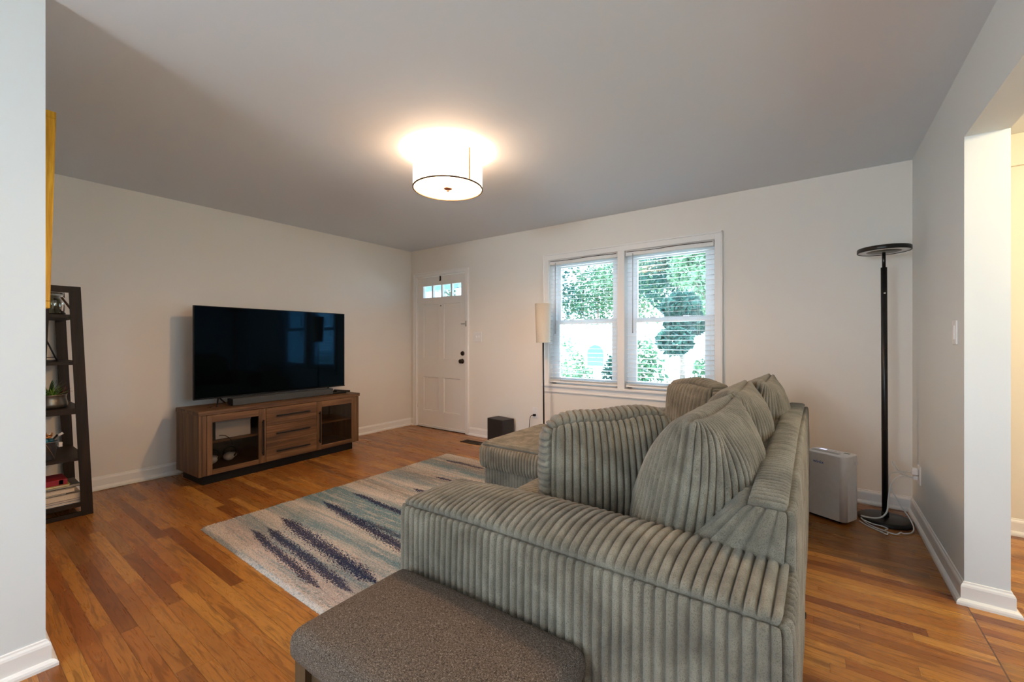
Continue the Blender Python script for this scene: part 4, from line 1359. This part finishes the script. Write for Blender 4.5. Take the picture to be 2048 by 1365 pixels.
def leaf_mat(name, a, b_):
    t = NT(name)
    v = t.co()
    f = t.noise(v, 3.0, 3.0)
    c = t.ramp(f, [(.3, a), (.7, b_)])
    t.base(c, .6, 0, .3)
    tl = t.n('ShaderNodeBsdfTranslucent', {'Color': c})
    mx = t.n('ShaderNodeMixShader', {0: .35, 1: t.b.outputs[0], 2: tl.outputs[0]})
    t.t.links.new(mx.outputs[0], t.out.inputs[0])
    return t.m
M['leaf_a'] = leaf_mat('leaf_mid', lin(46, 86, 66), lin(88, 126, 88))
M['leaf_b'] = leaf_mat('leaf_deep', lin(24, 60, 58), lin(56, 96, 80))
M['leaf_c'] = leaf_mat('leaf_pale', lin(84, 118, 90), lin(128, 158, 118))
def leafcloud(blobs, n, s, seed):
    """n curved leaf quads scattered through ellipsoid blobs (cx,cy,cz,rx,ry,rz)"""
    r_ = np.random.default_rng(seed)
    vols = np.array([b[3] * b[4] * b[5] for b in blobs]) ** (2 / 3)
    pick = r_.choice(len(blobs), n, p=vols / vols.sum())
    B = np.array(blobs)[pick]
    d = r_.normal(size=(n, 3)); d /= np.linalg.norm(d, axis=1)[:, None]
    rad = r_.uniform(.55, 1.05, n) ** .6
    C = B[:, :3] + d * rad[:, None] * B[:, 3:]
    a = r_.normal(size=(n, 3)); a /= np.linalg.norm(a, axis=1)[:, None]
    b_ = np.cross(a, r_.normal(size=(n, 3))); b_ /= np.linalg.norm(b_, axis=1)[:, None]
    nn = np.cross(a, b_)
    sz = s * r_.uniform(.6, 1.3, n)[:, None]
    p = [C - a * sz, C - b_ * sz * .45 + nn * sz * .15, C + a * sz, C + b_ * sz * .45 + nn * sz * .15]
    V = np.stack(p, 1).reshape(-1, 3)
    F = np.arange(n * 4).reshape(n, 4)
    return V, F
def tree(label, x, y, h, cr, mat, seed, n=2600, s=.16, trunk=.14, group='trees across the street', name='leafy_tree', cat='tree'):
    r = thing(name, label, cat, (x, y, GZ_), 0, group)
    rr = random.Random(seed)
    blobs = []
    for k in range(9):
        a = rr.random() * 6.28
        q = rr.random() * cr * .6
        zz = h * (.42 + .5 * rr.random())
        rad = cr * (.35 + .3 * rr.random())
        blobs.append((q * math.cos(a), q * math.sin(a), zz, rad, rad, rad * .8))
    V, F = leafcloud(blobs, n, s, seed)
    npmesh('crown', V, F, mat, r)
    b = MB().cyl((0, 0, -.05), (0, 0, h * .6), trunk, trunk * .5, n=10)
    for k in range(4):
        a = rr.random() * 6.28
        b.cyl((0, 0, h * (.3 + .07 * k)), (cr * .5 * math.cos(a), cr * .5 * math.sin(a), h * (.55 + .07 * k)), trunk * .4, trunk * .15, n=8)
    b.build('trunk', 'bark', r)
    return r
spots = [('tall tree at the left of the left window view', -24, 38, 13, 5.4, 'leaf_b'), ('broad tree behind the house roof', -18.5, 41, 12.5, 5.8, 'leaf_a'),
         ('pale tree rising behind the house', -14.2, 40, 12, 5.0, 'leaf_c'), ('dense tree seen in the right blind, left part', -9.0, 35, 12.5, 5.0, 'leaf_b'),
         ('pale spreading tree in the middle of the right blind', -5.8, 31, 10, 4.4, 'leaf_c'), ('tall tree at the right of the right window view', -2.6, 33, 13, 5.0, 'leaf_a'),
         ('dark round tree beyond the street at the right', -5.9, 24, 4.9, 1.45, 'leaf_b'), ('round bushy tree at the far right of the view', -3.4, 25.5, 4.3, 1.6, 'leaf_b'),
         ('tree far left behind the porch', -28, 32, 10, 5.0, 'leaf_a')]
for i, (lb, x, y, h, cr, mt) in enumerate(spots):
    tree(lb, x, y, h, cr, mt, 100 + i, n=4200, s=.22)
def bush(label, x, y, h, cr, mat, seed, flowers=False):
    r = thing('garden_shrub', label, 'shrub', (x, y, GZ_), 0, 'shrubs outside the window')
    rr = random.Random(seed)
    blobs = [(rr.uniform(-.6, .6) * cr, rr.uniform(-.5, .5) * cr, h * rr.uniform(.25, .8), cr * .45, cr * .45, h * .28) for _ in range(8)]
    V, F = leafcloud(blobs, 1900, .055, seed)
    npmesh('foliage', V, F, mat, r)
    b = MB()
    for k in range(5):
        a = k * 1.25
        b.cyl((0, 0, -.02), (cr * .4 * math.cos(a), cr * .4 * math.sin(a), h * .6), .014, .006, 6)
    b.build('stems', 'bark', r)
    if flowers:
        V, F = leafcloud(blobs, 500, .035, seed + 7)
        npmesh('blossom', V, F, 'siding', r)
bush('green shrub with pale blossom below the right blind', -2.25, 6.9, 2.45, .62, 'leaf_a', 201, True)
bush('low pale green shrub below the left blind', -3.85, 7.4, 2.05, .62, 'leaf_c', 202)
bush('darker shrub in the middle of the left window', -3.3, 8.3, 2.0, .42, 'leaf_b', 203)
bush('small shrub low at the right of the window view', -1.35, 7.6, 2.0, .38, 'leaf_a', 204, True)
bush('pale spreading shrub at the left end of the window view', -5.3, 7.2, 1.9, .62, 'leaf_c', 205)
